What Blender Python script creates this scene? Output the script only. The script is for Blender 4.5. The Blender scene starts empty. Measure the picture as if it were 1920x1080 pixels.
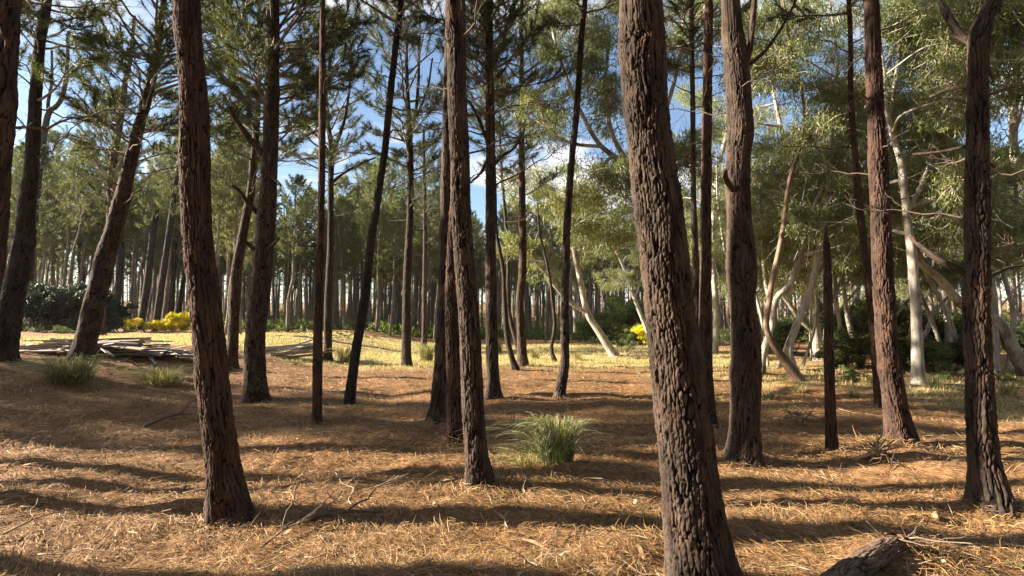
import bpy, math, random
import numpy as np
from mathutils import Vector, Matrix, Quaternion

SC = bpy.context.scene
COL = SC.collection
rng = np.random.default_rng(11)
random.seed(11)
R_ = math.radians

# ------------------------------------------------------------------ camera, sky, sun, exposure
FPX = 1000.0                       # focal length in pixels of the 1920 px wide photograph
CAM_H = 1.55
PITCH = R_(3.43)
SUN_EL = R_(23.0)
SUN_BACK = R_(5.0)                 # sun stands left, a little beyond the camera's side
EXPOSURE = 2.3
SKY_STRENGTH = 0.05
SUN_STRENGTH = 5.0
HAZE = 0.0001

cam_d = bpy.data.cameras.new('camera')
cam_d.sensor_width = 36.0
cam_d.lens = 36.0 * FPX / 1920.0
cam_d.clip_start = 0.05
cam_d.clip_end = 3000
cam = bpy.data.objects.new('camera', cam_d)
COL.objects.link(cam)
SC.camera = cam

SUN_DIR = Vector((-math.cos(SUN_EL) * math.cos(SUN_BACK), math.cos(SUN_EL) * math.sin(SUN_BACK), math.sin(SUN_EL)))

world = bpy.data.worlds.new('World')
SC.world = world
world.use_nodes = True
wn = world.node_tree
wn.nodes.clear()
def N(nt, t, **kw):
    n = nt.nodes.new(t)
    for k, v in kw.items():
        setattr(n, k, v)
    return n
wo = N(wn, 'ShaderNodeOutputWorld')
bg = N(wn, 'ShaderNodeBackground')
bg.inputs['Strength'].default_value = SKY_STRENGTH
sky = N(wn, 'ShaderNodeTexSky', sky_type='NISHITA')
sky.sun_disc = False
sky.sun_elevation = SUN_EL
sky.sun_rotation = R_(270) + SUN_BACK
sky.air_density = 0.9
sky.dust_density = 0.5
sky.ozone_density = 1.1
# fair weather clouds on a flat layer overhead, the same everywhere in the sky
tc = N(wn, 'ShaderNodeTexCoord')
sep = N(wn, 'ShaderNodeSeparateXYZ')
wn.links.new(tc.outputs['Generated'], sep.inputs[0])
zz = N(wn, 'ShaderNodeMath', operation='ADD'); zz.inputs[1].default_value = 0.22
wn.links.new(sep.outputs['Z'], zz.inputs[0])
zm = N(wn, 'ShaderNodeMath', operation='MAXIMUM'); zm.inputs[1].default_value = 0.05
wn.links.new(zz.outputs[0], zm.inputs[0])
dv = N(wn, 'ShaderNodeVectorMath', operation='DIVIDE')
cz = N(wn, 'ShaderNodeCombineXYZ')
for i in range(3):
    wn.links.new(zm.outputs[0], cz.inputs[i])
wn.links.new(tc.outputs['Generated'], dv.inputs[0])
wn.links.new(cz.outputs[0], dv.inputs[1])
mp = N(wn, 'ShaderNodeMapping')
mp.inputs['Location'].default_value = (3.1, 1.7, 0)
wn.links.new(dv.outputs[0], mp.inputs[0])
cn = N(wn, 'ShaderNodeTexNoise')
cn.inputs['Scale'].default_value = 1.7
cn.inputs['Detail'].default_value = 9
cn.inputs['Roughness'].default_value = 0.55
wn.links.new(mp.outputs[0], cn.inputs['Vector'])
cr = N(wn, 'ShaderNodeValToRGB')
cr.color_ramp.elements[0].position = 0.505
cr.color_ramp.elements[1].position = 0.62
wn.links.new(cn.outputs['Fac'], cr.inputs[0])
cm = N(wn, 'ShaderNodeMixRGB')
CLOUD = 6.0
cm.inputs['Color2'].default_value = (CLOUD, CLOUD * 0.97, CLOUD * 0.94, 1)
wn.links.new(cr.outputs[0], cm.inputs['Fac'])
wn.links.new(sky.outputs[0], cm.inputs['Color1'])
wn.links.new(cm.outputs[0], bg.inputs['Color'])
wn.links.new(bg.outputs[0], wo.inputs[0])

sun_d = bpy.data.lights.new('sun', 'SUN')
sun_d.energy = SUN_STRENGTH
sun_d.angle = R_(0.5)
sun_d.color = (1.0, 0.87, 0.70)
sun = bpy.data.objects.new('sun', sun_d)
sun.rotation_euler = SUN_DIR.to_track_quat('Z', 'Y').to_euler()
COL.objects.link(sun)

SC.view_settings.view_transform = 'Standard'
SC.view_settings.look = 'None'
SC.view_settings.exposure = EXPOSURE
SC.view_settings.gamma = 1.0
SC.view_settings.use_curve_mapping = False
SC.cycles.max_bounces = 6
SC.cycles.diffuse_bounces = 3
SC.cycles.transmission_bounces = 4
SC.cycles.use_denoising = True

# ------------------------------------------------------------------ small maths
def smooth(a, b, x):
    t = np.clip((np.asarray(x, float) - a) / (b - a), 0, 1)
    return t * t * (3 - 2 * t)

_tab = np.random.default_rng(5).random((8, 256, 256))
def vnoise(x, y, k=0):
    x = np.asarray(x, float); y = np.asarray(y, float)
    xi = np.floor(x).astype(int); yi = np.floor(y).astype(int)
    fx = x - xi; fy = y - yi
    fx = fx * fx * (3 - 2 * fx); fy = fy * fy * (3 - 2 * fy)
    t = _tab[k % 8]
    a = t[xi & 255, yi & 255]; b = t[(xi + 1) & 255, yi & 255]
    c = t[xi & 255, (yi + 1) & 255]; d = t[(xi + 1) & 255, (yi + 1) & 255]
    return (a * (1 - fx) + b * fx) * (1 - fy) + (c * (1 - fx) + d * fx) * fy

def gz(x, y):
    """height of the forest floor"""
    x = np.asarray(x, float); y = np.asarray(y, float)
    d = np.hypot(x, y)
    z = 0.75 * smooth(4.5, 12, -x) * smooth(3, 9, y)
    z = z + 2.6 * smooth(55, 120, d) + 10 * smooth(130, 420, d)
    z = z + 0.16 * (vnoise(x / 2.7 + 9, y / 1.9 + 4, 0) - 0.5) * smooth(1.5, 3, d)
    z = z + 0.12 * (vnoise(x / 0.9, y / 0.55, 1) - 0.5)
    z = z + 0.045 * (vnoise(x / 0.27, y / 0.2, 2) - 0.5)
    near = 1 - smooth(9, 14, d)
    z = z + near * 0.028 * (vnoise(x / 0.085, y / 0.075, 3) - 0.5)
    # needle mound round the fallen log
    z = z + 0.10 * np.exp(-(((x - 2.62) / 0.35) ** 2 + ((y - 3.75) / 0.25) ** 2))
    z = z + 0.09 * np.exp(-(((x + 2.75) / 0.35) ** 2 + ((y - 4.9) / 0.22) ** 2))
    return z

CAM = np.array([0, 0, float(gz(0, 0)) + CAM_H])
cam.location = CAM
cam.rotation_euler = (R_(90) + PITCH, 0, 0)
FWD = np.array([0, math.cos(PITCH), math.sin(PITCH)])
UPV = np.array([0, -math.sin(PITCH), math.cos(PITCH)])

def ray(px, py):
    u = (px - 960) / FPX; v = (540 - py) / FPX
    return np.array([u, 0, 0]) + FWD + v * UPV
def at_depth(px, py, Y):
    d = ray(px, py)
    return CAM + d * (Y / d[1])
def on_ground(px, py):
    d = ray(px, py)
    t = np.linspace(1.5, 160, 8000)
    p = CAM[None] + t[:, None] * d[None]
    below = p[:, 2] < gz(p[:, 0], p[:, 1])
    i = int(np.argmax(below)) if below.any() else len(t) - 1
    q = p[i].copy(); q[2] = float(gz(q[0], q[1]))
    return q
def px_of(p):
    d = np.asarray(p) - CAM
    c = d @ FWD
    return 960 + FPX * d[0] / c, 540 - FPX * (d @ UPV) / c

# ------------------------------------------------------------------ mesh collecting
class Geo:
    def __init__(self):
        self.v = []; self.f = []; self.n = 0
    def add(self, verts, faces, mat=0):
        verts = np.asarray(verts, float).reshape(-1, 3); faces = np.asarray(faces, int)
        if len(faces) == 0: return
        self.v.append(verts); self.f.append((faces + self.n, mat)); self.n += len(verts)
    def tube(self, pts, rad, n=5, mat=0, cap=True):
        v, f = tube(pts, rad, n)
        self.add(v, f, mat)
        if cap and n > 2:
            k = len(pts)
            e = np.array([[(k - 1) * n + i for i in range(n)]])
            s = np.array([[i for i in range(n)][::-1]])
            self.f.append((e + self.n - len(v), mat)); self.f.append((s + self.n - len(v), mat))
    def box(self, c, size, rot=None, mat=0):
        s = np.array(size) / 2
        v = np.array([[x, y, z] for x in (-1, 1) for y in (-1, 1) for z in (-1, 1)], float) * s
        if rot is not None: v = v @ np.array(rot.to_matrix()).T
        f = [[0, 1, 3, 2], [4, 6, 7, 5], [0, 4, 5, 1], [2, 3, 7, 6], [0, 2, 6, 4], [1, 5, 7, 3]]
        self.add(v + np.array(c), f, mat)
    def mesh(self, name, mats, smoothed=True, attr=None):
        me = bpy.data.meshes.new(name)
        v = np.concatenate(self.v) if self.v else np.zeros((0, 3))
        me.vertices.add(len(v)); me.vertices.foreach_set('co', v.astype(np.float32).ravel())
        loops = np.concatenate([f.ravel() for f, m in self.f])
        sizes = np.concatenate([np.full(len(f), f.shape[1]) for f, m in self.f])
        mi = np.concatenate([np.full(len(f), m) for f, m in self.f])
        starts = np.concatenate([[0], np.cumsum(sizes)[:-1]])
        me.loops.add(len(loops)); me.loops.foreach_set('vertex_index', loops.astype(np.int32))
        me.polygons.add(len(sizes))
        me.polygons.foreach_set('loop_start', starts.astype(np.int32))
        me.polygons.foreach_set('loop_total', sizes.astype(np.int32))
        me.polygons.foreach_set('material_index', mi.astype(np.int32))
        me.polygons.foreach_set('use_smooth', np.full(len(sizes), bool(smoothed)))
        for m in (mats if isinstance(mats, (list, tuple)) else [mats]): me.materials.append(m)
        for k, a in (attr or {}).items():
            at = me.attributes.new(k, 'FLOAT', 'POINT')
            at.data.foreach_set('value', np.asarray(a, np.float32))
        me.update(calc_edges=True)
        return me
    def build(self, name, mats, parent=None, loc=None, smoothed=True, attr=None):
        return obj(name, self.mesh(name, mats, smoothed, attr), parent, loc)

def obj(name, me, parent=None, loc=None, rot=None, scale=None):
    o = bpy.data.objects.new(name, me)
    COL.objects.link(o)
    if parent is not None: o.parent = parent
    if loc is not None: o.location = [float(a) for a in loc]
    if rot is not None:
        o.rotation_mode = 'QUATERNION'; o.rotation_quaternion = rot
    if scale is not None:
        o.scale = (scale,) * 3 if np.isscalar(scale) else scale
    return o
def tag(o, label=None, cat=None, group=None, kind=None):
    if label: o['label'] = label
    if cat: o['category'] = cat
    if group: o['group'] = group
    if kind: o['kind'] = kind
    return o
def thing(name, label, cat, loc, group=None):
    return tag(obj(name, None, None, loc), label, cat, group)

def frames(pts):
    pts = np.asarray(pts, float)
    t = np.gradient(pts, axis=0); t /= np.linalg.norm(t, axis=1)[:, None] + 1e-12
    ref = np.array([1.0, 0, 0]) if abs(t[0][0]) < 0.8 else np.array([0, 1.0, 0])
    a = np.zeros_like(t); b = np.zeros_like(t)
    u = ref
    for i in range(len(pts)):
        u = u - t[i] * (u @ t[i]); u /= np.linalg.norm(u) + 1e-12
        a[i] = u; b[i] = np.cross(t[i], u)
    return t, a, b
def tube(pts, rad, n):
    pts = np.asarray(pts, float); rad = np.broadcast_to(np.asarray(rad, float), (len(pts),))
    t, a, b = frames(pts)
    th = np.arange(n) * 2 * math.pi / n
    v = pts[:, None, :] + rad[:, None, None] * (a[:, None, :] * np.cos(th)[None, :, None] + b[:, None, :] * np.sin(th)[None, :, None])
    k = len(pts)
    i = np.arange(k - 1)[:, None]; j = np.arange(n)[None, :]; j2 = (j + 1) % n
    f = np.stack([i * n + j, i * n + j2, (i + 1) * n + j2, (i + 1) * n + j], -1).reshape(-1, 4)
    return v.reshape(-1, 3), f
def spline(P, m):
    """Catmull-Rom through rows of P, m samples"""
    P = np.asarray(P, float)
    if len(P) == 2: P = np.array([P[0], (P[0] + P[1]) / 2, P[1]])
    s = np.concatenate([[0], np.cumsum(np.linalg.norm(np.diff(P[:, :3], axis=0), axis=1))])
    Q = np.vstack([2 * P[0] - P[1], P, 2 * P[-1] - P[-2]])
    g = np.linspace(0, s[-1], m) if np.isscalar(m) else np.clip(m, 0, s[-1])
    i = np.clip(np.searchsorted(s, g, 'right') - 1, 0, len(P) - 2)
    t = ((g - s[i]) / (s[i + 1] - s[i] + 1e-12))[:, None]
    p0, p1, p2, p3 = Q[i], Q[i + 1], Q[i + 2], Q[i + 3]
    return 0.5 * (2 * p1 + (p2 - p0) * t + (2 * p0 - 5 * p1 + 4 * p2 - p3) * t ** 2 + (3 * p1 - p0 - 3 * p2 + p3) * t ** 3)
def arclen(P):
    return float(np.sum(np.linalg.norm(np.diff(np.asarray(P)[:, :3], axis=0), axis=1)))

# ------------------------------------------------------------------ materials
def mat(name):
    m = bpy.data.materials.new(name); m.use_nodes = True
    nt = m.node_tree; nt.nodes.clear()
    out = N(nt, 'ShaderNodeOutputMaterial')
    p = N(nt, 'ShaderNodeBsdfPrincipled')
    p.inputs['Roughness'].default_value = 0.85
    p.inputs['Specular IOR Level'].default_value = 0.2
    nt.links.new(p.outputs[0], out.inputs[0])
    return m, nt, p, out
def ramp(nt, fac, stops):
    r = N(nt, 'ShaderNodeValToRGB')
    els = r.color_ramp.elements
    while len(els) < len(stops): els.new(0.5)
    for e, (q, c) in zip(els, stops):
        e.position = q; e.color = (*c, 1)
    nt.links.new(fac, r.inputs[0])
    return r.outputs[0]
def noise_fac(nt, scale, detail=4, rough=0.55, stretch=None, rnd=False):
    t = N(nt, 'ShaderNodeTexCoord')
    m = N(nt, 'ShaderNodeMapping')
    if stretch: m.inputs['Scale'].default_value = stretch
    nt.links.new(t.outputs['Object'], m.inputs[0])
    if rnd:
        oi = N(nt, 'ShaderNodeObjectInfo')
        mu = N(nt, 'ShaderNodeMath', operation='MULTIPLY'); mu.inputs[1].default_value = 37.0
        nt.links.new(oi.outputs['Random'], mu.inputs[0])
        nt.links.new(mu.outputs[0], m.inputs['Location'])
    n = N(nt, 'ShaderNodeTexNoise')
    n.inputs['Scale'].default_value = scale; n.inputs['Detail'].default_value = detail; n.inputs['Roughness'].default_value = rough
    nt.links.new(m.outputs[0], n.inputs['Vector'])
    return n.outputs['Fac']
def mix(nt, fac, a, b, blend='MIX'):
    m = N(nt, 'ShaderNodeMixRGB', blend_type=blend)
    for s, v in ((0, fac), (1, a), (2, b)):
        if hasattr(v, 'is_output'): nt.links.new(v, m.inputs[s])
        elif s == 0: m.inputs[0].default_value = v
        else: m.inputs[s].default_value = (*v, 1)
    return m.outputs[0]
def bump(nt, p, h, strength, dist):
    b = N(nt, 'ShaderNodeBump'); b.inputs['Strength'].default_value = strength; b.inputs['Distance'].default_value = dist
    nt.links.new(h, b.inputs['Height']); nt.links.new(b.outputs[0], p.inputs['Normal'])

def bark_mat(name, plate, plate2, fissure, use_attr=True):
    m, nt, p, out = mat(name)
    n1 = noise_fac(nt, 9, 5, 0.6, (1, 1, 0.35), True)
    c = mix(nt, ramp(nt, n1, [(0.40, (0, 0, 0)), (0.58, (1, 1, 1))]), plate, plate2)
    n5 = noise_fac(nt, 2.6, 5, 0.65, None, True)
    c = mix(nt, ramp(nt, n5, [(0.55, (0, 0, 0)), (0.68, (0.7, 0.7, 0.7))]), c, tuple(q * k for q, k in zip(plate, (0.85, 1.0, 1.12))))
    c = mix(nt, ramp(nt, n5, [(0.30, (0.55, 0.55, 0.55)), (0.42, (0, 0, 0))]), c, tuple(q * k for q, k in zip(plate, (1.25, 0.95, 0.75))))
    n2 = noise_fac(nt, 60, 4, 0.7, (1, 1, 0.4), True)
    c = mix(nt, 0.55, c, ramp(nt, n2, [(0.3, (0.4, 0.38, 0.37)), (0.62, (1.0, 1.0, 1.0))]), 'MULTIPLY')
    if use_attr:
        a = N(nt, 'ShaderNodeAttribute'); a.attribute_name = 'bark'
        c = mix(nt, ramp(nt, a.outputs['Fac'], [(0.08, (0, 0, 0)), (0.42, (1, 1, 1))]), fissure, c)
    else:
        n3 = noise_fac(nt, 26, 3, 0.6, (1, 1, 0.16), True)
        c = mix(nt, ramp(nt, n3, [(0.40, (0, 0, 0)), (0.52, (1, 1, 1))]), fissure, c)
    nt.links.new(c, p.inputs['Base Color'])
    bump(nt, p, noise_fac(nt, 95, 6, 0.8, (1, 1, 0.5), True), 1.0, 0.010 if use_attr else 0.012)
    p.inputs['Roughness'].default_value = 0.9
    return m
M_BARK = bark_mat('pine_bark', (0.105, 0.074, 0.055), (0.045, 0.033, 0.026), (0.008, 0.0055, 0.0045))
M_LOG = bark_mat('rotting_log_bark', (0.24, 0.165, 0.12), (0.15, 0.10, 0.07), (0.045, 0.028, 0.02))
M_BARKG = bark_mat('grey_pine_bark', (0.068, 0.054, 0.044), (0.038, 0.031, 0.026), (0.012, 0.009, 0.007))
M_BARKR = bark_mat('red_pine_bark', (0.105, 0.062, 0.043), (0.050, 0.031, 0.024), (0.010, 0.006, 0.0045))
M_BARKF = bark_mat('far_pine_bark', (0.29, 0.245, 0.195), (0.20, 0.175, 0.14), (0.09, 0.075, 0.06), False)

def euc_bark(name):
    m, nt, p, out = mat(name)
    n = noise_fac(nt, 2.6, 6, 0.68, (1, 1, 0.38), True)
    c = ramp(nt, n, [(0.36, (0.13, 0.105, 0.08)), (0.45, (0.33, 0.30, 0.25)), (0.58, (0.46, 0.43, 0.37)), (0.70, (0.27, 0.20, 0.135))])
    n2 = noise_fac(nt, 14, 4, 0.6, (1, 1, 0.2), True)
    c = mix(nt, 0.5, c, ramp(nt, n2, [(0.38, (0.3, 0.26, 0.22)), (0.56, (1, 1, 1))]), 'MULTIPLY')
    nt.links.new(c, p.inputs['Base Color'])
    p.inputs['Roughness'].default_value = 0.7
    bump(nt, p, n2, 0.4, 0.02)
    return m
M_EUC = euc_bark('smooth_pale_bark')
def euc_brown(name):
    m, nt, p, out = mat(name)
    c = ramp(nt, noise_fac(nt, 4, 5, 0.6, (1, 1, 0.3), True), [(0.35, (0.09, 0.06, 0.042)), (0.6, (0.22, 0.15, 0.10)), (0.75, (0.34, 0.29, 0.22))])
    nt.links.new(c, p.inputs['Base Color'])
    return m
M_EUCB = euc_brown('brown_peeling_bark')

def leaf_mat(name, stops, trans=0.35, rough=0.5, tcol=None):
    m, nt, p, out = mat(name)
    g = N(nt, 'ShaderNodeNewGeometry')
    c = ramp(nt, g.outputs['Random Per Island'], stops)
    oi = N(nt, 'ShaderNodeObjectInfo')
    c = mix(nt, 0.6, c, ramp(nt, oi.outputs['Random'], [(0, (0.72, 0.8, 0.85)), (0.5, (1, 1, 1)), (1, (1.25, 1.15, 0.9))]), 'MULTIPLY')
    nt.links.new(c, p.inputs['Base Color'])
    p.inputs['Roughness'].default_value = rough
    p.inputs['Specular IOR Level'].default_value = 0.35
    tr = N(nt, 'ShaderNodeBsdfTranslucent')
    tc_ = mix(nt, 1.0, c, tcol or (1.35, 1.35, 0.7), 'MULTIPLY')
    nt.links.new(tc_, tr.inputs['Color'])
    ms = N(nt, 'ShaderNodeMixShader'); ms.inputs[0].default_value = trans
    nt.links.new(p.outputs[0], ms.inputs[1]); nt.links.new(tr.outputs[0], ms.inputs[2])
    nt.links.new(ms.outputs[0], out.inputs[0])
    return m
M_NEEDLE = leaf_mat('pine_needles_green', [(0, (0.035, 0.055, 0.025)), (0.5, (0.055, 0.08, 0.03)), (0.85, (0.085, 0.10, 0.035)), (1, (0.16, 0.11, 0.05))], 0.3)
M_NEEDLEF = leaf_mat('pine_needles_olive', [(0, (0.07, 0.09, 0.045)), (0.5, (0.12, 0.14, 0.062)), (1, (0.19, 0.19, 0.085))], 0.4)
M_EUCLEAF = leaf_mat('eucalypt_leaf', [(0, (0.09, 0.125, 0.05)), (0.5, (0.17, 0.205, 0.085)), (0.85, (0.25, 0.27, 0.115)), (1, (0.34, 0.32, 0.15))], 0.5, 0.36)
M_SHRUB = leaf_mat('dark_shrub_leaf', [(0, (0.035, 0.055, 0.02)), (0.6, (0.07, 0.10, 0.035)), (1, (0.15, 0.17, 0.055))], 0.35)
M_DARK = leaf_mat('thicket_leaf', [(0, (0.012, 0.026, 0.012)), (0.6, (0.024, 0.045, 0.018)), (1, (0.045, 0.07, 0.025))], 0.2)
M_GREEN = leaf_mat('light_green_leaf', [(0, (0.08, 0.13, 0.04)), (0.6, (0.14, 0.20, 0.06)), (1, (0.22, 0.25, 0.08))], 0.35)
M_YELLOW = leaf_mat('yellow_blossom', [(0, (0.72, 0.64, 0.02)), (0.75, (0.85, 0.80, 0.04)), (0.9, (0.40, 0.45, 0.04)), (1, (0.2, 0.25, 0.04))], 0.3, 0.6, (1.1, 1.0, 0.6))
M_TUFT = leaf_mat('grass_tuft_blade', [(0, (0.12, 0.16, 0.07)), (0.4, (0.21, 0.245, 0.11)), (0.7, (0.34, 0.33, 0.17)), (1, (0.54, 0.47, 0.29))], 0.3)
M_TUFTD = leaf_mat('dry_tuft_blade', [(0, (0.12, 0.13, 0.05)), (0.45, (0.24, 0.21, 0.10)), (1, (0.42, 0.33, 0.17))], 0.3)
M_GRASS = leaf_mat('clearing_grass_blade', [(0, (0.20, 0.195, 0.095)), (0.5, (0.36, 0.325, 0.16)), (1, (0.50, 0.42, 0.235))], 0.35)
M_LITTER = leaf_mat('dry_pine_needle', [(0, (0.11, 0.058, 0.026)), (0.25, (0.28, 0.148, 0.062)), (0.6, (0.42, 0.24, 0.10)), (0.93, (0.52, 0.335, 0.16)), (1, (0.54, 0.43, 0.27))], 0.12, 0.6, (1, 1, 1))

M_FLAKE = leaf_mat('bark_flake', [(0, (0.06, 0.035, 0.022)), (0.5, (0.17, 0.10, 0.065)), (0.85, (0.30, 0.20, 0.13)), (1, (0.52, 0.43, 0.3))], 0.0)
def simple(name, stops, scale, detail=5, rough=0.85, stretch=None, b=0.3):
    m, nt, p, out = mat(name)
    f = noise_fac(nt, scale, detail, 0.6, stretch, True)
    nt.links.new(ramp(nt, f, stops), p.inputs['Base Color'])
    p.inputs['Roughness'].default_value = rough
    if b: bump(nt, p, f, b, 0.01)
    return m
M_TWIG = simple('dead_twig', [(0.3, (0.16, 0.115, 0.08)), (0.7, (0.36, 0.28, 0.20))], 12)
M_TWIGD = simple('dark_dead_twig', [(0.3, (0.06, 0.042, 0.032)), (0.7, (0.14, 0.10, 0.075))], 12)
M_TWIGM = simple('brown_dead_twig', [(0.3, (0.10, 0.075, 0.055)), (0.7, (0.24, 0.185, 0.135))], 12)
M_PALE = simple('bleached_stick', [(0.3, (0.34, 0.27, 0.20)), (0.7, (0.55, 0.46, 0.36))], 12)
M_PLANK = simple('weathered_plank', [(0.3, (0.13, 0.105, 0.088)), (0.5, (0.28, 0.24, 0.205)), (0.72, (0.52, 0.47, 0.42))], 5, 6, 0.85, (0.25, 3, 3))
M_CUT = simple('broken_wood', [(0.3, (0.20, 0.12, 0.065)), (0.7, (0.36, 0.24, 0.14))], 30)

def ground_mat():
    m, nt, p, out = mat('forest_floor')
    big = noise_fac(nt, 0.9, 6, 0.65)
    fine = noise_fac(nt, 26, 8, 0.75)
    c = ramp(nt, fine, [(0.34, (0.085, 0.045, 0.022)), (0.5, (0.215, 0.118, 0.054)), (0.64, (0.38, 0.228, 0.108))])
    c = mix(nt, 0.45, c, ramp(nt, big, [(0.35, (0.6, 0.55, 0.5)), (0.65, (1.15, 1.1, 1.0))]), 'MULTIPLY')
    a = N(nt, 'ShaderNodeAttribute'); a.attribute_name = 'grass'
    gr = ramp(nt, noise_fac(nt, 11, 7, 0.75), [(0.32, (0.18, 0.14, 0.06)), (0.5, (0.38, 0.30, 0.13)), (0.66, (0.48, 0.38, 0.19))])
    c = mix(nt, a.outputs['Fac'], c, gr)
    nt.links.new(c, p.inputs['Base Color'])
    p.inputs['Roughness'].default_value = 0.95
    bump(nt, p, fine, 0.8, 0.014)
    return m
M_GROUND = ground_mat()

def gmask(x, y):
    """0 = needle litter, 1 = short yellow grass"""
    n = vnoise(x / 2.2 + 3, y / 2.2 + 8, 4); n2 = vnoise(x / 0.7, y / 0.7, 5)
    m = smooth(16.5, 19.5, y + 2.5 * (n - 0.5)) * (1 - smooth(33, 37, y)) * smooth(-26, -18, x) * (1 - smooth(8, 13, x))
    r = smooth(3.2, 5.0, x) * smooth(7.5, 9.5, y) * (1 - smooth(14, 20, y)) * 0.5 * smooth(0.35, 0.65, n)
    m = np.maximum(m, r)
    return np.clip(m * (0.55 + 0.75 * n2), 0, 1)

# ------------------------------------------------------------------ ground
def make_ground():
    front = np.radians(np.concatenate([np.linspace(-55, 55, 420, endpoint=False), np.linspace(55, 305, 90, endpoint=False)]))
    rr = np.concatenate([[0.25, 0.8, 1.4], np.geomspace(2.0, 14, 270), np.geomspace(14.3, 430, 120)])
    A, Rr = np.meshgrid(front, rr)
    x = np.sin(A) * Rr; y = np.cos(A) * Rr
    z = gz(x, y)
    v = np.stack([x, y, z], -1).reshape(-1, 3)
    n = len(front); k = len(rr)
    i = np.arange(k - 1)[:, None]; j = np.arange(n)[None, :]; j2 = (j + 1) % n
    f = np.stack([i * n + j, (i + 1) * n + j, (i + 1) * n + j2, i * n + j2], -1).reshape(-1, 4)[:, ::-1]
    g = Geo(); g.add(v, f)
    g.f.append((np.arange(n)[None, ::-1], 0))
    o = g.build('forest_ground', M_GROUND, attr={'grass': gmask(v[:, 0], v[:, 1])})
    tag(o, None, None, None, 'structure')
make_ground()

def strips(base, direc, up, length, width, sag, lift):
    """two-quad bent strips lying about: arrays"""
    n = len(base)
    side = np.cross(direc, up); side /= np.linalg.norm(side, axis=1)[:, None]
    h = (length / 2)[:, None]
    w = (width / 2)[:, None]
    a = base - direc * h
    m = base + up * lift[:, None] + side * sag[:, None]
    b = base + direc * h
    v = np.stack([a - side * w, a + side * w, m - side * w, m + side * w, b], 1).reshape(-1, 3)
    k = np.arange(n)[:, None] * 5
    return v, [k + np.array([[0, 1, 3, 2]]), k + np.array([[2, 3, 4]])]

def make_litter():
    n = 168000
    r = np.random.default_rng(3)
    d = np.exp(r.uniform(math.log(2.7), math.log(21), n))
    az = r.uniform(R_(-49), R_(49), n)
    x = np.sin(az) * d; y = np.cos(az) * d
    patch = vnoise(x / 0.55 + 31, y / 0.4 + 17, 2) * 0.6 + vnoise(x / 1.8, y / 1.3 + 5, 4) * 0.4
    keep = r.random(n) > np.maximum(gmask(x, y) * 0.8, 0.45 * smooth(0.52, 0.72, patch))
    x, y, d = x[keep], y[keep], d[keep]; n = len(x)
    z = gz(x, y)
    flow = vnoise(x / 1.1, y / 1.1, 6) * 4.5 + vnoise(x / 0.3, y / 0.3, 7) * 2.0
    ang = flow + r.normal(0, 0.75, n)
    tilt = r.normal(0.05, 0.16, n) + (r.random(n) < 0.04) * r.uniform(0.2, 1.0, n)
    direc = np.stack([np.cos(ang) * np.cos(tilt), np.sin(ang) * np.cos(tilt), np.sin(tilt)], -1)
    up = np.stack([r.normal(0, 0.35, n), r.normal(0, 0.35, n), np.ones(n)], -1)
    up = up - direc * np.sum(up * direc, 1)[:, None]; up /= np.linalg.norm(up, axis=1)[:, None]
    L = r.uniform(0.07, 0.20, n)
    W = (0.0013 + 0.00058 * d) * r.uniform(0.7, 1.3, n)
    base = np.stack([x, y, z + r.uniform(0.0, 0.022, n) + np.abs(np.sin(tilt)) * L * 0.4], -1)
    v, f = strips(base, direc, up, L, W, r.normal(0, 0.012, n), r.uniform(0, 0.02, n))
    g = Geo(); g.add(v, f[0]); g.f.append((f[1], 0))
    # needles heaped against the feet of the near pines
    for fx, fy, _ in TREE_FEET:
        dd = math.hypot(fx, fy)
        if dd > 11: continue
        m = int(420 + 260 * max(0, 6 - dd))
        a = r.uniform(0, 6.283, m); q = 0.13 + 0.42 * r.random(m) ** 1.6
        x = fx + np.cos(a) * q; y = fy + np.sin(a) * q
        z = gz(x, y) + 0.075 * np.exp(-(q - 0.13) / 0.11) * r.uniform(0.1, 1.1, m) + 0.01
        t = a + math.pi / 2 + r.normal(0, 0.8, m); ti = r.normal(0.1, 0.3, m)
        di = np.stack([np.cos(t) * np.cos(ti), np.sin(t) * np.cos(ti), np.sin(ti)], -1)
        u = np.stack([np.cos(a) * 0.5 + r.normal(0, 0.3, m), np.sin(a) * 0.5 + r.normal(0, 0.3, m), np.ones(m)], -1)
        u -= di * np.sum(u * di, 1)[:, None]; u /= np.linalg.norm(u, axis=1)[:, None]
        v, f = strips(np.stack([x, y, z], -1), di, u, r.uniform(0.06, 0.17, m), (0.0016 + 0.00065 * dd) * r.uniform(0.7, 1.3, m), r.normal(0, 0.012, m), r.uniform(0, 0.02, m))
        n0 = g.n; g.add(v, f[0]); g.f.append((f[1] + n0, 0))
    o = g.build('needle_litter', M_LITTER)
    tag(o, 'rust brown carpet of dry pine needles over the ground', 'pine needles', None, 'stuff')
def make_flakes():
    r = np.random.default_rng(4)
    n = 2600
    d = np.exp(r.uniform(math.log(2.8), math.log(13), n)); az = r.uniform(R_(-48), R_(48), n)
    x = np.sin(az) * d; y = np.cos(az) * d
    c = np.stack([x, y, gz(x, y) + r.uniform(0.008, 0.03, n)], -1)
    a = r.uniform(0, 6.283, n)
    e1 = np.stack([np.cos(a), np.sin(a), r.normal(0, 0.3, n)], -1); e2 = np.stack([-np.sin(a), np.cos(a), r.normal(0, 0.3, n)], -1)
    L = r.uniform(0.008, 0.032, n)[:, None]; w = L * r.uniform(0.3, 0.7, (n, 1))
    v = np.stack([c - e1 * L, c + e2 * w, c + e1 * L * r.uniform(0.6, 1, (n, 1)), c - e2 * w], 1).reshape(-1, 3)
    g = Geo(); g.add(v, np.arange(4 * n).reshape(-1, 4))
    tag(g.build('bark_flakes', M_FLAKE, smoothed=False), 'flakes of shed bark and broken leaves strewn over the needles', 'bark flakes', None, 'stuff')
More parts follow.
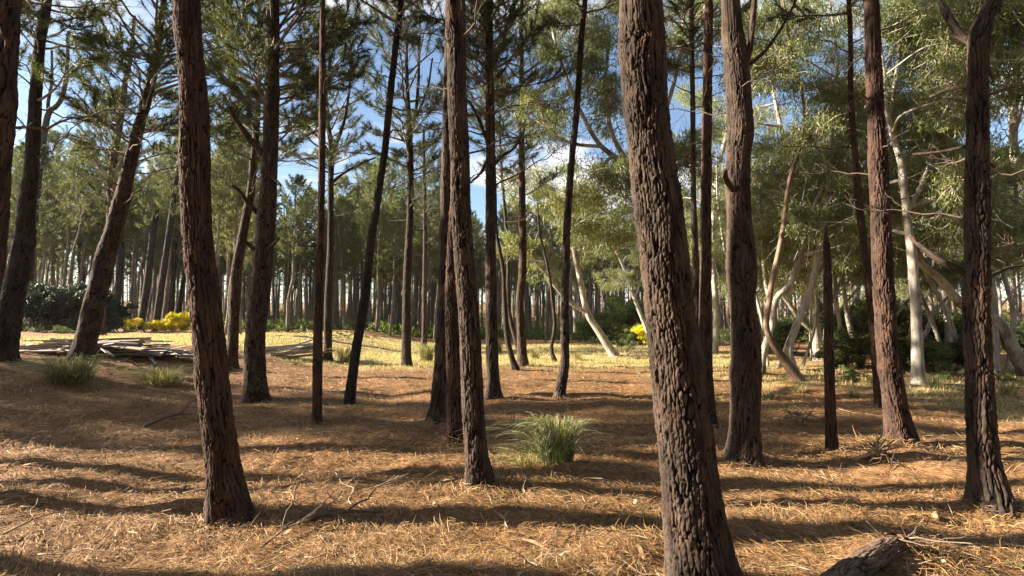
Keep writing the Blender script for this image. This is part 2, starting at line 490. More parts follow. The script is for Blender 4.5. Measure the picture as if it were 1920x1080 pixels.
make_flakes()

def blades(r, x, y, hmin, hmax, wfun, lean=0.5):
    n = len(x)
    z = gz(x, y)
    h = r.uniform(hmin, hmax, n)
    a = r.uniform(0, 2 * math.pi, n)
    le = h * r.uniform(0.1, lean, n)
    tip = np.stack([x + np.cos(a) * le, y + np.sin(a) * le, z + h], -1)
    b = r.uniform(0, 2 * math.pi, n)
    w = wfun(np.hypot(x, y))
    s = np.stack([np.cos(b) * w, np.sin(b) * w, np.zeros(n)], -1)
    p = np.stack([x, y, z - 0.01], -1)
    v = np.stack([p - s, p + s, tip], 1).reshape(-1, 3)
    return v, np.arange(3 * n).reshape(-1, 3)
def make_grass():
    r = np.random.default_rng(8)
    n = 260000
    d = np.exp(r.uniform(math.log(7), math.log(38), n)); az = r.uniform(R_(-46), R_(46), n)
    x = np.sin(az) * d; y = np.cos(az) * d
    k = r.random(n) < gmask(x, y) * 0.75
    v, f = blades(r, x[k], y[k], 0.03, 0.13, lambda q: 0.002 + 0.0005 * q, 1.2)
    g = Geo(); g.add(v, f)
    tag(g.build('grass', M_GRASS, smoothed=False), 'short dry yellow green grass growing in the clearing', 'grass', None, 'stuff')
make_grass()

# ------------------------------------------------------------------ bark and trunks
def voro(u, v, nu, seed):
    """cellular pattern, periodic in u with nu cells; returns F1, F2, id"""
    r = np.random.default_rng(seed)
    T = r.random((64, 512, 3))
    ui = np.floor(u).astype(int); vi = np.floor(v).astype(int)
    f1 = np.full(u.shape, 9.0); f2 = np.full(u.shape, 9.0); cid = np.zeros(u.shape)
    for du in (-1, 0, 1):
        for dv_ in (-1, 0, 1):
            cu = ui + du; cv = vi + dv_
            t = T[np.mod(cu, nu) % 64, np.mod(cv, 512)]
            dx = cu + 0.1 + 0.8 * t[..., 0] - u; dy = cv + 0.1 + 0.8 * t[..., 1] - v
            dd = np.hypot(dx, dy)
            c = dd < f1
            f2 = np.where(c, f1, np.minimum(f2, dd))
            cid = np.where(c, t[..., 2], cid)
            f1 = np.where(c, dd, f1)
    return f1, f2, cid

def trunk_mesh(name, P, material, nseg, ds, ztop_dense, depth, cw=0.042, ch=0.15, seed=0, flare=0.35, knots=2):
    """P rows: x, y, z, radius (relative to the tree's base), bottom to top"""
    P = np.asarray(P, float)
    S = arclen(P)
    cut = min(S, ztop_dense)
    g1 = np.arange(0, cut, ds)
    g2 = np.arange(cut, S, 0.35)
    Q = spline(P, np.concatenate([g1, g2, [S]]))
    pts, rad = Q[:, :3], np.maximum(Q[:, 3], 0.012)
    s = np.concatenate([g1, g2, [S]])
    rs = np.random.default_rng(seed + 100)
    h0 = pts[:, 2]
    t, a, b = frames(pts)
    th = np.arange(nseg) * 2 * math.pi / nseg
    TH, SS = np.meshgrid(th, s)
    RR = np.repeat(rad[:, None], nseg, 1)
    rmean = float(np.mean(rad[:max(2, len(g1))]))
    HH = h0[:, None]
    # root flare with lobes, and gentle swellings
    fl = flare * np.exp(-np.clip(HH, 0, 9) / 0.2) * (1 + 0.45 * np.sin(3 * TH + seed) + 0.3 * np.sin(5 * TH + 2.1 * seed))
    RR = RR * (1 + fl)
    RR = RR * (1 + 0.05 * (vnoise(SS / 0.5 + seed, np.cos(TH) * 1.5 + 7, 1) - 0.5) * 2 + 0.04 * (vnoise(np.sin(TH) * 1.6 + 5, SS / 0.3, 2) - 0.5) * 2)
    for _ in range(knots):
        ks = rs.uniform(0.6, max(cut, 0.8)); kt = rs.uniform(0, 2 * math.pi)
        dth = np.angle(np.exp(1j * (TH - kt)))
        RR = RR + 0.16 * rmean * np.exp(-((SS - ks) / (0.5 * rmean + 0.03)) ** 2 - (dth / 0.7) ** 2)
    nu = max(6, int(round(2 * math.pi * rmean / cw)))
    cx = np.cos(TH) * rmean; cy = np.sin(TH) * rmean
    def n3(sc, sv, k):      # seamless round the trunk
        return (vnoise(cx / sc + seed * 3.1, SS / sv + cy / sc * 0.7, k) + vnoise(cy / sc + 11 + seed, SS / sv - cx / sc * 0.7, k + 1)) - 1.0
    U = TH / (2 * math.pi) * nu + 0.95 * n3(0.16, 0.25, 3) + 0.38 * n3(0.03, 0.04, 5)
    V = SS / ch + 0.9 * n3(0.07, 0.20, 4) + 0.25 * n3(0.03, 0.04, 2)
    f1, f2, cid = voro(U, V, nu, seed)
    e1 = np.clip((f2 - f1 - 0.06) / 0.15, 0, 1); e1 = e1 * e1 * (3 - 2 * e1)
    g1_, g2_, cid2 = voro(U * 2.0 + 0.6 * n3(0.03, 0.03, 1), V * 2.6, nu * 2, seed + 50)
    e2 = np.clip((g2_ - g1_) / 0.25, 0, 1)
    hgt = np.clip(e1 * (0.68 + 0.20 * np.clip(e2 * 2, 0, 1) + 0.2 * (cid2 - 0.4)), 0, 1.1)
    fine = n3(0.008, 0.014, 6)
    flake = 0.5 + 0.5 * n3(0.018, 0.05, 5)
    disp = depth * ((hgt - 0.72) + (cid - 0.5) * 0.4 + 0.5 * (flake - 0.5) + 0.42 * fine)
    fade = np.where(SS > cut + 0.01, 0.4, 1.0)
    RR = RR + disp * fade
    v = pts[:, None] + RR[..., None] * (a[:, None] * np.cos(TH)[..., None] + b[:, None] * np.sin(TH)[..., None])
    k = len(s); n = nseg
    i = np.arange(k - 1)[:, None]; j = np.arange(n)[None, :]; j2 = (j + 1) % n
    f = np.stack([i * n + j, i * n + j2, (i + 1) * n + j2, (i + 1) * n + j], -1).reshape(-1, 4)
    g = Geo(); g.add(v.reshape(-1, 3), f)
    g.f.append((np.arange(n)[None] + (k - 1) * n, 0))
    return g.mesh(name, material, attr={'bark': np.clip(hgt * (0.65 + 0.35 * flake), 0, 1).ravel()})

# ------------------------------------------------------------------ branch and foliage templates
def branch_path(r, L, rise=0.25, bend=0.25, n=7):
    """a crooked branch along +X, curving up"""
    t = np.linspace(0, 1, n)
    y = np.cumsum(r.normal(0, bend * L / n * 0.6, n)); y -= y[0]
    z = rise * L * t ** 1.6 + np.cumsum(r.normal(0, bend * L / n * 0.35, n)); z -= z[0]
    return np.stack([L * t, y, z], -1)
def rot_between(p, d):
    """frame taking +X to d"""
    d = d / (np.linalg.norm(d) + 1e-9)
    up = np.array([0, 0, 1.0]) if abs(d[2]) < 0.95 else np.array([0, 1.0, 0])
    s = np.cross(up, d); s /= np.linalg.norm(s)
    return np.stack([d, s, np.cross(d, s)], 1)
def tufts(g, r, pos, dirs, k, L, W, mat_i, spread=0.75):
    """needle tufts: k thin triangles at every position"""
    pos = np.repeat(np.asarray(pos), k, 0); dirs = np.repeat(np.asarray(dirs), k, 0)
    n = len(pos)
    d = dirs + r.normal(0, spread, (n, 3)); d /= np.linalg.norm(d, axis=1)[:, None]
    pos = pos + dirs * r.uniform(-0.12, 0.06, (n, 1))
    l = L * r.uniform(0.6, 1.15, (n, 1))
    s = np.cross(d, r.normal(0, 1, (n, 3))); s /= np.linalg.norm(s, axis=1)[:, None]
    w = W * r.uniform(0.7, 1.3, (n, 1))
    tip = pos + d * l; tip[:, 2:] -= 0.15 * l
    v = np.stack([pos - s * w, pos + s * w, tip], 1).reshape(-1, 3)
    g.add(v, np.arange(3 * n).reshape(-1, 3), mat_i)
def pine_bough(g, r, origin, d, L, rad, k, nl, nw, twigs=7, tub=4, rise=0.25, bare=0.3):
    P = branch_path(r, L, rise)
    M = rot_between(None, d)
    W = P @ M.T + origin
    g.tube(W, np.linspace(rad, rad * 0.25, len(W)), tub, 0)
    pos, dr = [], []
    for i in range(twigs):
        t = bare + (1 - bare) * (i + r.uniform(0.2, 0.8)) / twigs
        q = spline(W, np.array([t]) * arclen(W))[0]
        sgn = 1 if i % 2 else -1
        yaw = sgn * r.uniform(0.5, 1.1); pt = r.uniform(-0.1, 0.55)
        ax = M @ np.array([math.cos(yaw) * math.cos(pt), math.sin(yaw) * math.cos(pt), math.sin(pt)])
        l = L * r.uniform(0.22, 0.42) * (1.15 - 0.5 * t)
        T = branch_path(r, l, 0.2, 0.35, 5) @ rot_between(None, ax).T + q
        g.tube(T, np.linspace(rad * 0.35, rad * 0.12, 5), 3, 0, False)
        for u in (0.45, 0.7, 0.9, 1.0):
            pos.append(spline(T, np.array([u]) * arclen(T))[0]); dr.append(ax * 0.8 + np.array([0, 0, 0.35]))
    for u in (0.8, 0.92, 1.0):
        pos.append(spline(W, np.array([u]) * arclen(W))[0]); dr.append(W[-1] - W[-2])
    dr = np.array(dr); dr /= np.linalg.norm(dr, axis=1)[:, None]
    tufts(g, r, pos, dr, k, nl, nw, 1)
def pine_crown(seed, H, R, nb, k, nl, nw, twigs, mats, top_round=True, tub=4):
    r = np.random.default_rng(seed)
    g = Geo()
    for i in range(nb):
        t = (i + r.uniform(0, 1)) / nb
        z = H * t
        prof = (0.55 + 0.45 * math.sin(min(1, t / 0.45) * math.pi / 2)) * (1 - 0.75 * max(0, (t - 0.5) / 0.5) ** 1.6)
        L = R * prof * r.uniform(0.65, 1.1)
        az = i * 2.399 + r.uniform(-0.4, 0.4)
        pt = r.uniform(0.05, 0.4) + 0.7 * t
        d = np.array([math.cos(az) * math.cos(pt), math.sin(az) * math.cos(pt), math.sin(pt)])
        pine_bough(g, r, np.array([0, 0, z]), d, L, 0.016 + 0.011 * L * (1 - 0.5 * t), k, nl, nw, twigs, tub)
    return g.mesh('crown', mats)
def dead_branch(seed, L, rad, mats, twigs=5, rise=0.15, n=5):
    r = np.random.default_rng(seed)
    g = Geo()
    P = branch_path(r, L, rise, 0.5, 9)
    g.tube(P, np.linspace(rad, rad * 0.2, 9), n)
    for i in range(twigs):
        t = r.uniform(0.25, 0.95)
        q = spline(P, np.array([t]) * arclen(P))[0]
        yaw = r.choice([-1, 1]) * r.uniform(0.4, 1.2); pt = r.uniform(-0.5, 0.7)
        ax = np.array([math.cos(yaw) * math.cos(pt), math.sin(yaw) * math.cos(pt), math.sin(pt)])
        l = L * r.uniform(0.2, 0.5)
        T = branch_path(r, l, 0.1, 0.6, 6) @ rot_between(None, ax).T + q
        g.tube(T, np.linspace(rad * 0.4, rad * 0.12, 6), 3)
        for _ in range(2):
            q2 = T[r.integers(2, 5)]
            a2 = ax + r.normal(0, 0.6, 3)
            T2 = branch_path(r, l * 0.45, 0.1, 0.6, 4) @ rot_between(None, a2).T + q2
            g.tube(T2, np.linspace(rad * 0.2, rad * 0.08, 4), 3)
    return g.mesh('branch', mats)
def leaf_cloud(seed, R, n_sub, n_leaf, ll, lw, mats, droop=0.9, flat=0.6, twig=True):
    """clumps of hanging leaves on fine twigs"""
    r = np.random.default_rng(seed)
    g = Geo()
    for s in range(n_sub):
        c = r.normal(0, 1, 3); c /= np.linalg.norm(c); c *= R * r.uniform(0.25, 0.85); c[2] *= flat
        rs = R * r.uniform(0.2, 0.42)
        if twig:
            P = branch_path(r, np.linalg.norm(c) + 0.01, 0.1, 0.4, 6) @ rot_between(None, c).T
            g.tube(P, np.linspace(0.02, 0.006, 6), 4, 0, False)
            for _ in range(8):
                e = c + r.normal(0, 0.7, 3) * rs
                T = np.array([c * 0.75, (c * 0.75 + e) / 2 + r.normal(0, 0.06, 3), e])
                g.tube(spline(T, 5), np.linspace(0.010, 0.004, 5), 3, 0, False)
        m = n_leaf
        d = r.normal(0, 1, (m, 3)); d /= np.linalg.norm(d, axis=1)[:, None]
        q = c + d * rs * (r.random((m, 1)) ** 0.45) * np.array([1, 1, 0.6])
        ax = r.normal(0, 0.55, (m, 3)); ax[:, 2] -= droop; ax /= np.linalg.norm(ax, axis=1)[:, None]
        sd = np.cross(ax, r.normal(0, 1, (m, 3))); sd /= np.linalg.norm(sd, axis=1)[:, None]
        l = ll * r.uniform(0.6, 1.2, (m, 1)); w = lw * r.uniform(0.7, 1.2, (m, 1))
        bow = np.cross(ax, sd) * l * r.normal(0, 0.12, (m, 1))
        v = np.stack([q, q + ax * l * 0.45 + sd * w + bow, q + ax * l, q + ax * l * 0.45 - sd * w + bow], 1).reshape(-1, 3)
        g.add(v, np.arange(4 * m).reshape(-1, 4), 1)
    return g.mesh('foliage', mats)

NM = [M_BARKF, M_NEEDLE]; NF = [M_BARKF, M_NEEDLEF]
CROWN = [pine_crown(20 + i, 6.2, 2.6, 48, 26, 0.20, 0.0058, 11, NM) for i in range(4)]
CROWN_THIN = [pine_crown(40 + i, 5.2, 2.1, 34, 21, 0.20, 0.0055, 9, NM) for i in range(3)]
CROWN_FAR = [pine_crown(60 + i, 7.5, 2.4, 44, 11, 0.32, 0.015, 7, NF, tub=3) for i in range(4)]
def one_bough(seed, L):
    g = Geo(); pine_bough(g, np.random.default_rng(seed), np.zeros(3), np.array([1.0, 0, 0]), L, 0.03, 32, 0.20, 0.0058, 13, 5)
    return g.mesh('bough', NM)
BOUGH = [one_bough(80 + i, 2.0) for i in range(4)]
DEAD = [dead_branch(100 + i, 1.6, 0.02, M_TWIGD, 6) for i in range(6)]
DEADP = [dead_branch(110 + i, 0.9, 0.016, M_TWIG, 2) for i in range(3)]
CLOUD_EUC = [leaf_cloud(130 + i, 1.45, 15, 150, 0.17, 0.013, [M_EUC, M_EUCLEAF]) for i in range(5)]
CLOUD_SHRUB = [leaf_cloud(150 + i, 1.0, 11, 170, 0.14, 0.022, [M_TWIGD, M_SHRUB], 0.2, 0.8) for i in range(3)]
CLOUD_DARK = [leaf_cloud(155 + i, 1.0, 14, 300, 0.13, 0.022, [M_TWIGD, M_DARK], 0.3, 0.8) for i in range(2)]
CLOUD_GREEN = [leaf_cloud(160 + i, 1.0, 9, 240, 0.12, 0.02, [M_TWIG, M_GREEN], 0.1, 0.7) for i in range(3)]
CLOUD_YEL = [leaf_cloud(170 + i, 1.0, 12, 260, 0.09, 0.03, [M_TWIGD, M_YELLOW], 0.0, 0.75) for i in range(3)]

def aim(d, spin=0.0):
    """quaternion taking +X to d"""
    q = Vector((1, 0, 0)).rotation_difference(Vector([float(a) for a in d]))
    return q @ Quaternion((1, 0, 0), spin)
def up_to(d, spin=0.0):
    q = Vector((0, 0, 1)).rotation_difference(Vector([float(a) for a in d]).normalized())
    return q @ Quaternion((0, 0, 1), spin)

def path_from_pixels(pix, Y=None):
    if Y is None:
        b = on_ground(pix[0][0], pix[0][1]); Y = b[1]
    rows = []
    for x, y, w in pix:
        p = at_depth(x, y, Y)
        dep = (p - CAM) @ FWD
        rows.append([*p, 0.5 * w * dep / FPX])
    return np.array(rows), Y
def extend(P, H, r_end=0.03, wob=0.25, seed=0):
    """carry a trunk on above the picture to height H"""
    r = np.random.default_rng(seed)
    base_z = P[0][2]
    top = P[-1]
    if H <= top[2] - base_z + 0.3: return P
    k = max(0, len(P) - 3)
    d = P[-1][:3] - P[k][:3]; d = d / np.linalg.norm(d)
    n = max(2, int((H - (top[2] - base_z)) / 1.5))
    rows = []
    p = top[:3].copy()
    step = (H - (top[2] - base_z)) / n
    for i in range(n):
        d = d * 0.8 + np.array([0, 0, 0.2]) + r.normal(0, 0.04, 3) * wob * 4 * 0.5; d /= np.linalg.norm(d)
        p = p + d * step / max(d[2], 0.3)
        rows.append([*p, top[3] + (r_end - top[3]) * (i + 1) / n])
    return np.vstack([P, rows])
def at_height(P, z):
    Z = P[:, 2]
    return np.array([np.interp(z, Z, P[:, c]) for c in range(4)])
def tangent(P, z):
    a = at_height(P, z - 0.3)[:3]; b = at_height(P, z + 0.3)[:3]
    d = b - a
    return d / (np.linalg.norm(d) + 1e-9)

TREE_FEET = []          # (x, y, short phrase)
def pine(label, pix, H=12.0, crown_z=7.5, crown=CROWN, ci=0, cs=1.0, Y=None, bark=M_BARK, res=1, dead=(), boughs=(), stubs=(), limbs=(),
         seed=0, flare=0.4, short=None, group='pine trees standing on the needle floor', knots=2, top=True):
    P, Yb = path_from_pixels(pix, Y)
    if top: P = extend(P, H, 0.035, 0.25, seed)
    base = P[0, :3].copy(); gzb = float(gz(base[0], base[1]))
    if abs(base[2] - gzb) > 0.25:      # foot below the frame: carry the trunk down to the ground
        P = np.vstack([[base[0], base[1], gzb, P[0, 3] * 1.15], P]); base = P[0, :3].copy()
    d0 = P[1, :3] - P[0, :3]; d0 /= np.linalg.norm(d0)
    P = np.vstack([[*(P[0, :3] - d0 * 0.2), P[0, 3] * 1.05], P])
    root = thing('pine_tree', label, 'pine tree', base, group)
    L = P.copy(); L[:, :3] -= base
    nseg, ds, dense, depth, cw, ch = {3: (270, 0.0088, 3.9, 0.0185, 0.0245, 0.34), 2: (144, 0.0175, 5.4, 0.017, 0.028, 0.36), 1: (60, 0.04, 8.5, 0.014, 0.036, 0.36), 0: (22, 0.09, 12, 0.010, 0.06, 0.3)}[res]
    if L[:, 3].max() < 0.11: depth *= 0.55; cw *= 0.8
    obj('trunk', trunk_mesh('trunk', L, bark, nseg, ds, dense, depth, cw, ch, seed, flare, knots), root)
    r = np.random.default_rng(seed + 500)
    if crown is not None:
        q = at_height(L, crown_z)
        o = obj('crown', crown[ci % len(crown)], root, q[:3], up_to(tangent(L, crown_z + 1), r.uniform(0, 6)), cs)
        o['kind'] = 'stuff'
    for z, az, pt, s in dead:
        q = at_height(L, z); d = np.array([math.cos(az) * math.cos(pt), math.sin(az) * math.cos(pt), math.sin(pt)])
        obj('dead_branch', DEAD[int(r.integers(0, 6))], root, q[:3] + d * q[3] * 0.4, aim(d, r.uniform(-0.8, 0.8)), s)
    for z, az, pt, s in boughs:
        q = at_height(L, z); d = np.array([math.cos(az) * math.cos(pt), math.sin(az) * math.cos(pt), math.sin(pt)])
        obj('bough', BOUGH[int(r.integers(0, 4))], root, q[:3], aim(d, r.uniform(-0.6, 0.6)), s)
    for z, az, pt, s in stubs:
        q = at_height(L, z); d = np.array([math.cos(az) * math.cos(pt), math.sin(az) * math.cos(pt), math.sin(pt)])
        obj('branch_stub', DEADP[int(r.integers(0, 3))], root, q[:3] + d * q[3] * 0.5, aim(d, r.uniform(-1, 1)), s)
    for lp in limbs:
        Q, _ = path_from_pixels(lp, Yb)
        Q[:, :3] -= base
        k = max(6, len(Q) * 4)
        Q[:, 1] += np.linspace(0, 0.35, len(Q)) * (1 if seed % 2 else -1)
        S = spline(Q, k)
        obj('limb', trunk_mesh('limb', S, bark, 12 if res < 2 else 20, 0.05, 9, 0.008, 0.05, 0.15, seed, 0, 0), root)
    TREE_FEET.append((base[0], base[1], short or label))
    return root, L, base

def ring(r, z0, z1, n, s0, s1, pt0=-0.1, pt1=0.5, az=None):
    return [(z0 + (z1 - z0) * (i + r.uniform(0, 1)) / n, (az[0] + (az[1] - az[0]) * r.random()) if az else i * 2.4 + r.uniform(-0.5, 0.5), r.uniform(pt0, pt1), r.uniform(s0, s1)) for i in range(n)]
rr_ = np.random.default_rng(77)

# ------------------------------------------------------------------ the foreground and middle pines
pine('huge nearby pine with deep ridged bark leaning left, biggest trunk of all',
     [(1318, 1100, 122), (1302, 970, 112), (1292, 900, 102), (1281, 800, 98), (1268, 700, 91), (1257, 600, 88), (1247, 500, 85), (1235, 400, 85), (1223, 300, 82), (1212, 200, 76), (1205, 100, 80), (1201, 0, 71)],
     13, 7.6, ci=1, cs=1.3, res=3, seed=1, short='the huge ridged pine', flare=0.22, knots=3, stubs=[(2.45, -1.9, 0.2, 0.22)])
pine('tall thick dark pine leaning left with reddish lit edge, left foreground',
     [(430, 970, 66), (418, 880, 57), (404, 758, 53), (393, 647, 54), (381, 535, 51), (374, 480, 50), (368, 400, 48), (365, 300, 49), (364, 210, 44), (356, 100, 43), (349, 0, 46)],
     13, 7.2, ci=0, cs=1.3, res=2, seed=2, bark=M_BARKR, short='the thick left foreground pine')
pine('right trunk of the touching pair, furrowed bark lit on its left side',
     [(901, 911, 44), (890, 813, 40), (884, 702, 40), (879, 591, 38), (872, 508, 37), (865, 400, 35), (862, 300, 34), (858, 200, 33), (856, 100, 33), (854, 0, 34)],
     13, 7.6, ci=2, cs=1.3, res=2, seed=3, short='the touching pair of pines', dead=ring(rr_, 3.2, 4.6, 3, 0.4, 0.8))
pine('left trunk of the touching pair, lighter and slimmer, merging upward',
     [(855, 829, 30), (851, 702, 28), (848, 591, 26), (848, 524, 24), (851, 440, 22), (856, 360, 20), (858, 250, 19), (852, 100, 17)],
     11, 8.2, CROWN_THIN, 0, res=2, seed=4, bark=M_BARKR, short='the touching pair of pines', flare=0.15)
pine('dark leaning pine just behind the touching pair, base further left',
     [(820, 791, 31), (829, 647, 25), (832, 535, 22), (835, 425, 20), (837, 300, 18), (840, 150, 16), (844, 0, 14)],
     12, 8, CROWN_THIN, 1, res=1, seed=5, short='the dark pine behind the pair', dead=ring(rr_, 4, 7, 5, 0.6, 1.1))
pine('stout straight pine with swollen middle and scaly bark, right of the huge trunk',
     [(1398, 863, 54), (1398, 758, 51), (1398, 647, 51), (1391, 563, 44), (1391, 505, 52), (1385, 400, 41), (1384, 300, 41), (1389, 250, 46), (1386, 200, 46), (1381, 125, 42), (1371, 50, 36), (1369, 0, 33)],
     13, 7.8, ci=3, cs=1.25, res=2, seed=6, short='the stout swollen pine', knots=4,
     limbs=[[(1392, 130, 13), (1399, 105, 11), (1400, 50, 10), (1401, -20, 9), (1404, -90, 7)], [(1388, 135, 7), (1430, 100, 6), (1465, 40, 4), (1480, -10, 3)], [(1385, 372, 12), (1352, 345, 10), (1338, 335, 8)]],
     dead=ring(rr_, 3.0, 5.0, 3, 0.3, 0.6))
pine('forked pine at the right edge with jagged dead branches low on its trunk',
     [(1862, 950, 58), (1846, 860, 46), (1839, 790, 42), (1836, 702, 40), (1830, 591, 40), (1833, 480, 38), (1832, 350, 35), (1834, 250, 33), (1834, 150, 30), (1836, 70, 32), (1850, 30, 26), (1866, 0, 22), (1885, -60, 20)],
     10, 6.5, CROWN_THIN, 2, res=2, seed=7, bark=M_BARK, short='the forked right edge pine',
     limbs=[[(1834, 85, 16), (1818, 50, 15), (1815, 0, 14), (1808, -70, 12)],
            [(1826, 520, 17), (1795, 492, 13), (1772, 462, 10), (1762, 432, 6)], [(1835, 448, 14), (1862, 425, 11), (1880, 400, 9), (1890, 386, 6)],
            [(1840, 523, 9), (1880, 515, 7), (1930, 500, 6), (1990, 490, 4)], [(1834, 285, 8), (1880, 290, 6), (1930, 292, 4)], [(1830, 270, 8), (1800, 272, 5), (1765, 268, 4)],
            [(1830, 160, 9), (1815, 150, 7), (1800, 152, 5)], [(1842, 60, 7), (1880, 95, 6), (1925, 120, 5)]],
     dead=ring(rr_, 2.2, 3.9, 6, 0.35, 0.7, -0.1, 0.3))
pine('straight brown pine right of centre with smooth upper bark and flared foot',
     [(1690, 830, 42), (1674, 730, 36), (1663, 647, 34), (1658, 563, 33), (1655, 500, 32), (1649, 350, 31), (1641, 200, 27), (1636, 75, 25), (1634, 0, 24)],
     13, 7.8, ci=0, cs=1.25, res=2, seed=8, bark=M_BARKR, short='the flared brown pine', dead=ring(rr_, 2.8, 5.5, 7, 0.3, 0.7, -0.3, 0.4))
pine('slim reddish pine close behind the flared brown pine, lower trunk shaded',
     [(1648, 763, 13), (1635, 591, 14), (1625, 500, 13), (1610, 375, 12), (1602, 275, 11), (1595, 175, 9), (1594, 50, 8)],
     11, 7, CROWN_THIN, 0, res=1, seed=9, bark=M_BARKR, short='the slim reddish pine', dead=ring(rr_, 4, 7, 6, 0.4, 0.8))
pine('thin dark snag with broken top standing between stout pine and flared pine',
     [(1560, 849, 22), (1557, 760, 18), (1555, 702, 17), (1553, 560, 15), (1552, 500, 13), (1550, 462, 11), (1549, 446, 7), (1548, 425, 2)],
     4, 3, None, res=1, seed=10, bark=M_BARKR, short='the thin broken snag', top=False, flare=0.15)
pine('reddish pine standing close behind the huge trunk on its right side',
     [(1330, 799, 26), (1322, 647, 24), (1323, 540, 21), (1324, 350, 18), (1326, 200, 17), (1328, 50, 15), (1329, 0, 14)],
     12, 8, CROWN_THIN, 1, res=1, seed=12, bark=M_BARKR, short='the reddish pine behind the huge trunk', dead=ring(rr_, 3.5, 7, 7, 0.4, 0.8), stubs=[(5.9, 0.2, 0.1, 0.6), (6.1, 3.1, 0.1, 0.6)])
pine('thin dark pine squeezed between the huge trunk and the reddish pine',
     [(1310, 745, 13), (1306, 540, 12), (1300, 350, 10), (1299, 200, 9), (1297, 75, 9), (1297, 0, 8)],
     12, 7, CROWN_THIN, 2, 0.9, res=0, seed=13, short='the thin dark pine', dead=ring(rr_, 4.5, 8.5, 9, 0.5, 0.9, -0.4, 0.5))
pine('dark pine with jagged broken branch stubs and kinked trunk, left middle',
     [(479, 752, 41), (478, 647, 36), (484, 575, 35), (490, 530, 34), (500, 400, 32), (506, 300, 28), (509, 200, 26), (511, 100, 24), (512, 0, 22)],
     12, 5.6, ci=2, cs=0.95, res=1, seed=14, short='the stubby dark pine',
     boughs=ring(rr_, 4.8, 7.2, 9, 0.7, 1.05, 0.0, 0.5) + [(5.6, math.pi, 0.1, 0.9), (6.3, 2.7, 0.2, 1.0), (6.0, 0.2, 0.2, 0.9), (6.6, -0.3, 0.2, 1.0)],
     limbs=[[(492, 288, 16), (472, 262, 12), (455, 235, 10), (447, 215, 7)], [(486, 402, 10), (472, 385, 8), (462, 365, 6), (452, 356, 4)], [(485, 475, 9), (476, 462, 7), (470, 450, 4)],
            [(495, 475, 9), (515, 465, 7), (538, 452, 4)], [(508, 60, 7), (470, 52, 5), (430, 60, 4), (395, 45, 3)], [(512, 70, 7), (540, 40, 5), (565, 10, 4), (585, -20, 3)], [(505, 325, 8), (540, 355, 5)]],
     dead=ring(rr_, 3.2, 5.6, 6, 0.4, 0.8))
pine('slim dark pine just left of the stubby dark pine, planks behind its foot',
     [(434, 690, 20), (442, 535, 18), (445, 500, 18), (458, 425, 16), (470, 360, 14), (480, 250, 11), (485, 150, 9), (488, 0, 8)],
     12, 5.8, CROWN_THIN, 0, 1.35, res=1, seed=15, short='the slim pine by the planks', boughs=ring(rr_, 5.2, 8.5, 7, 0.6, 1.0), dead=ring(rr_, 3.5, 6, 5, 0.6, 1.1))
pine('thin straight reddish pine rising alone left of the middle',
     [(594, 799, 19), (596, 647, 17), (598, 540, 14), (602, 400, 12), (604, 250, 12), (605, 100, 11), (605, 0, 9)],
     10, 7.0, CROWN_THIN, 1, 0.9, res=1, seed=16, bark=M_BARKR, short='the thin reddish pine', flare=0.12, dead=ring(rr_, 3.5, 6.3, 5, 0.3, 0.7))
pine('slender forked pine lit on one side, right behind the thin reddish pine',
     [(615, 675, 14), (616, 560, 14), (620, 450, 11), (620, 350, 10), (621, 280, 10), (614, 220, 7), (608, 120, 6)],
     11, 6.6, CROWN_THIN, 2, 1.2, res=1, seed=17, bark=M_BARKG, short='the slender forked pine',
     limbs=[[(621, 285, 8), (632, 260, 7), (642, 225, 6), (650, 170, 5), (655, 90, 4)], [(620, 345, 7), (640, 325, 5), (670, 305, 4), (700, 290, 3)], [(619, 290, 6), (600, 262, 5), (580, 240, 4), (560, 215, 3)]],
     boughs=ring(rr_, 6.8, 9.5, 5, 0.5, 0.9), dead=ring(rr_, 5, 8, 6, 0.6, 1.1))
pine('pine leaning strongly right at its top, standing left of centre',
     [(654, 760, 21), (665, 674, 17), (679, 591, 17), (688, 530, 16), (695, 460, 14), (710, 360, 13), (722, 280, 12), (732, 175, 12), (742, 85, 11), (752, 0, 10)],
     11, 7.5, CROWN_THIN, 0, 1.1, res=1, seed=18, bark=M_BARKG, short='the right leaning pine', flare=0.12, dead=ring(rr_, 4.2, 7.5, 6, 0.5, 1.0))
pine('upright pine on the sunlit grass edge, forking into two thin leaders',
     [(762, 688, 18), (763, 535, 15), (769, 400, 12), (769, 300, 12), (767, 245, 11), (763, 150, 7), (761, 50, 6)],
     12, 6.6, CROWN_THIN, 1, 1.3, res=1, seed=19, bark=M_BARKG, short='the upright pine on the grass edge',
     limbs=[[(768, 250, 8), (778, 210, 7), (782, 150, 6), (783, 60, 5)], [(768, 252, 7), (785, 205, 5), (800, 160, 4), (808, 100, 3)], [(767, 275, 6), (748, 250, 4), (735, 230, 3)]],
     boughs=ring(rr_, 6.0, 10, 7, 0.5, 0.9), dead=ring(rr_, 4.5, 8.5, 10, 0.6, 1.1))
pine('very thin bare pine stem just right of the upright grass edge pine',
     [(795, 648, 10), (797, 450, 8), (795, 300, 6), (794, 240, 5)], 11, 7.5, CROWN_THIN, 2, 0.9, res=0, seed=20, short='the very thin bare pine', dead=ring(rr_, 5, 9, 8, 0.5, 0.9))
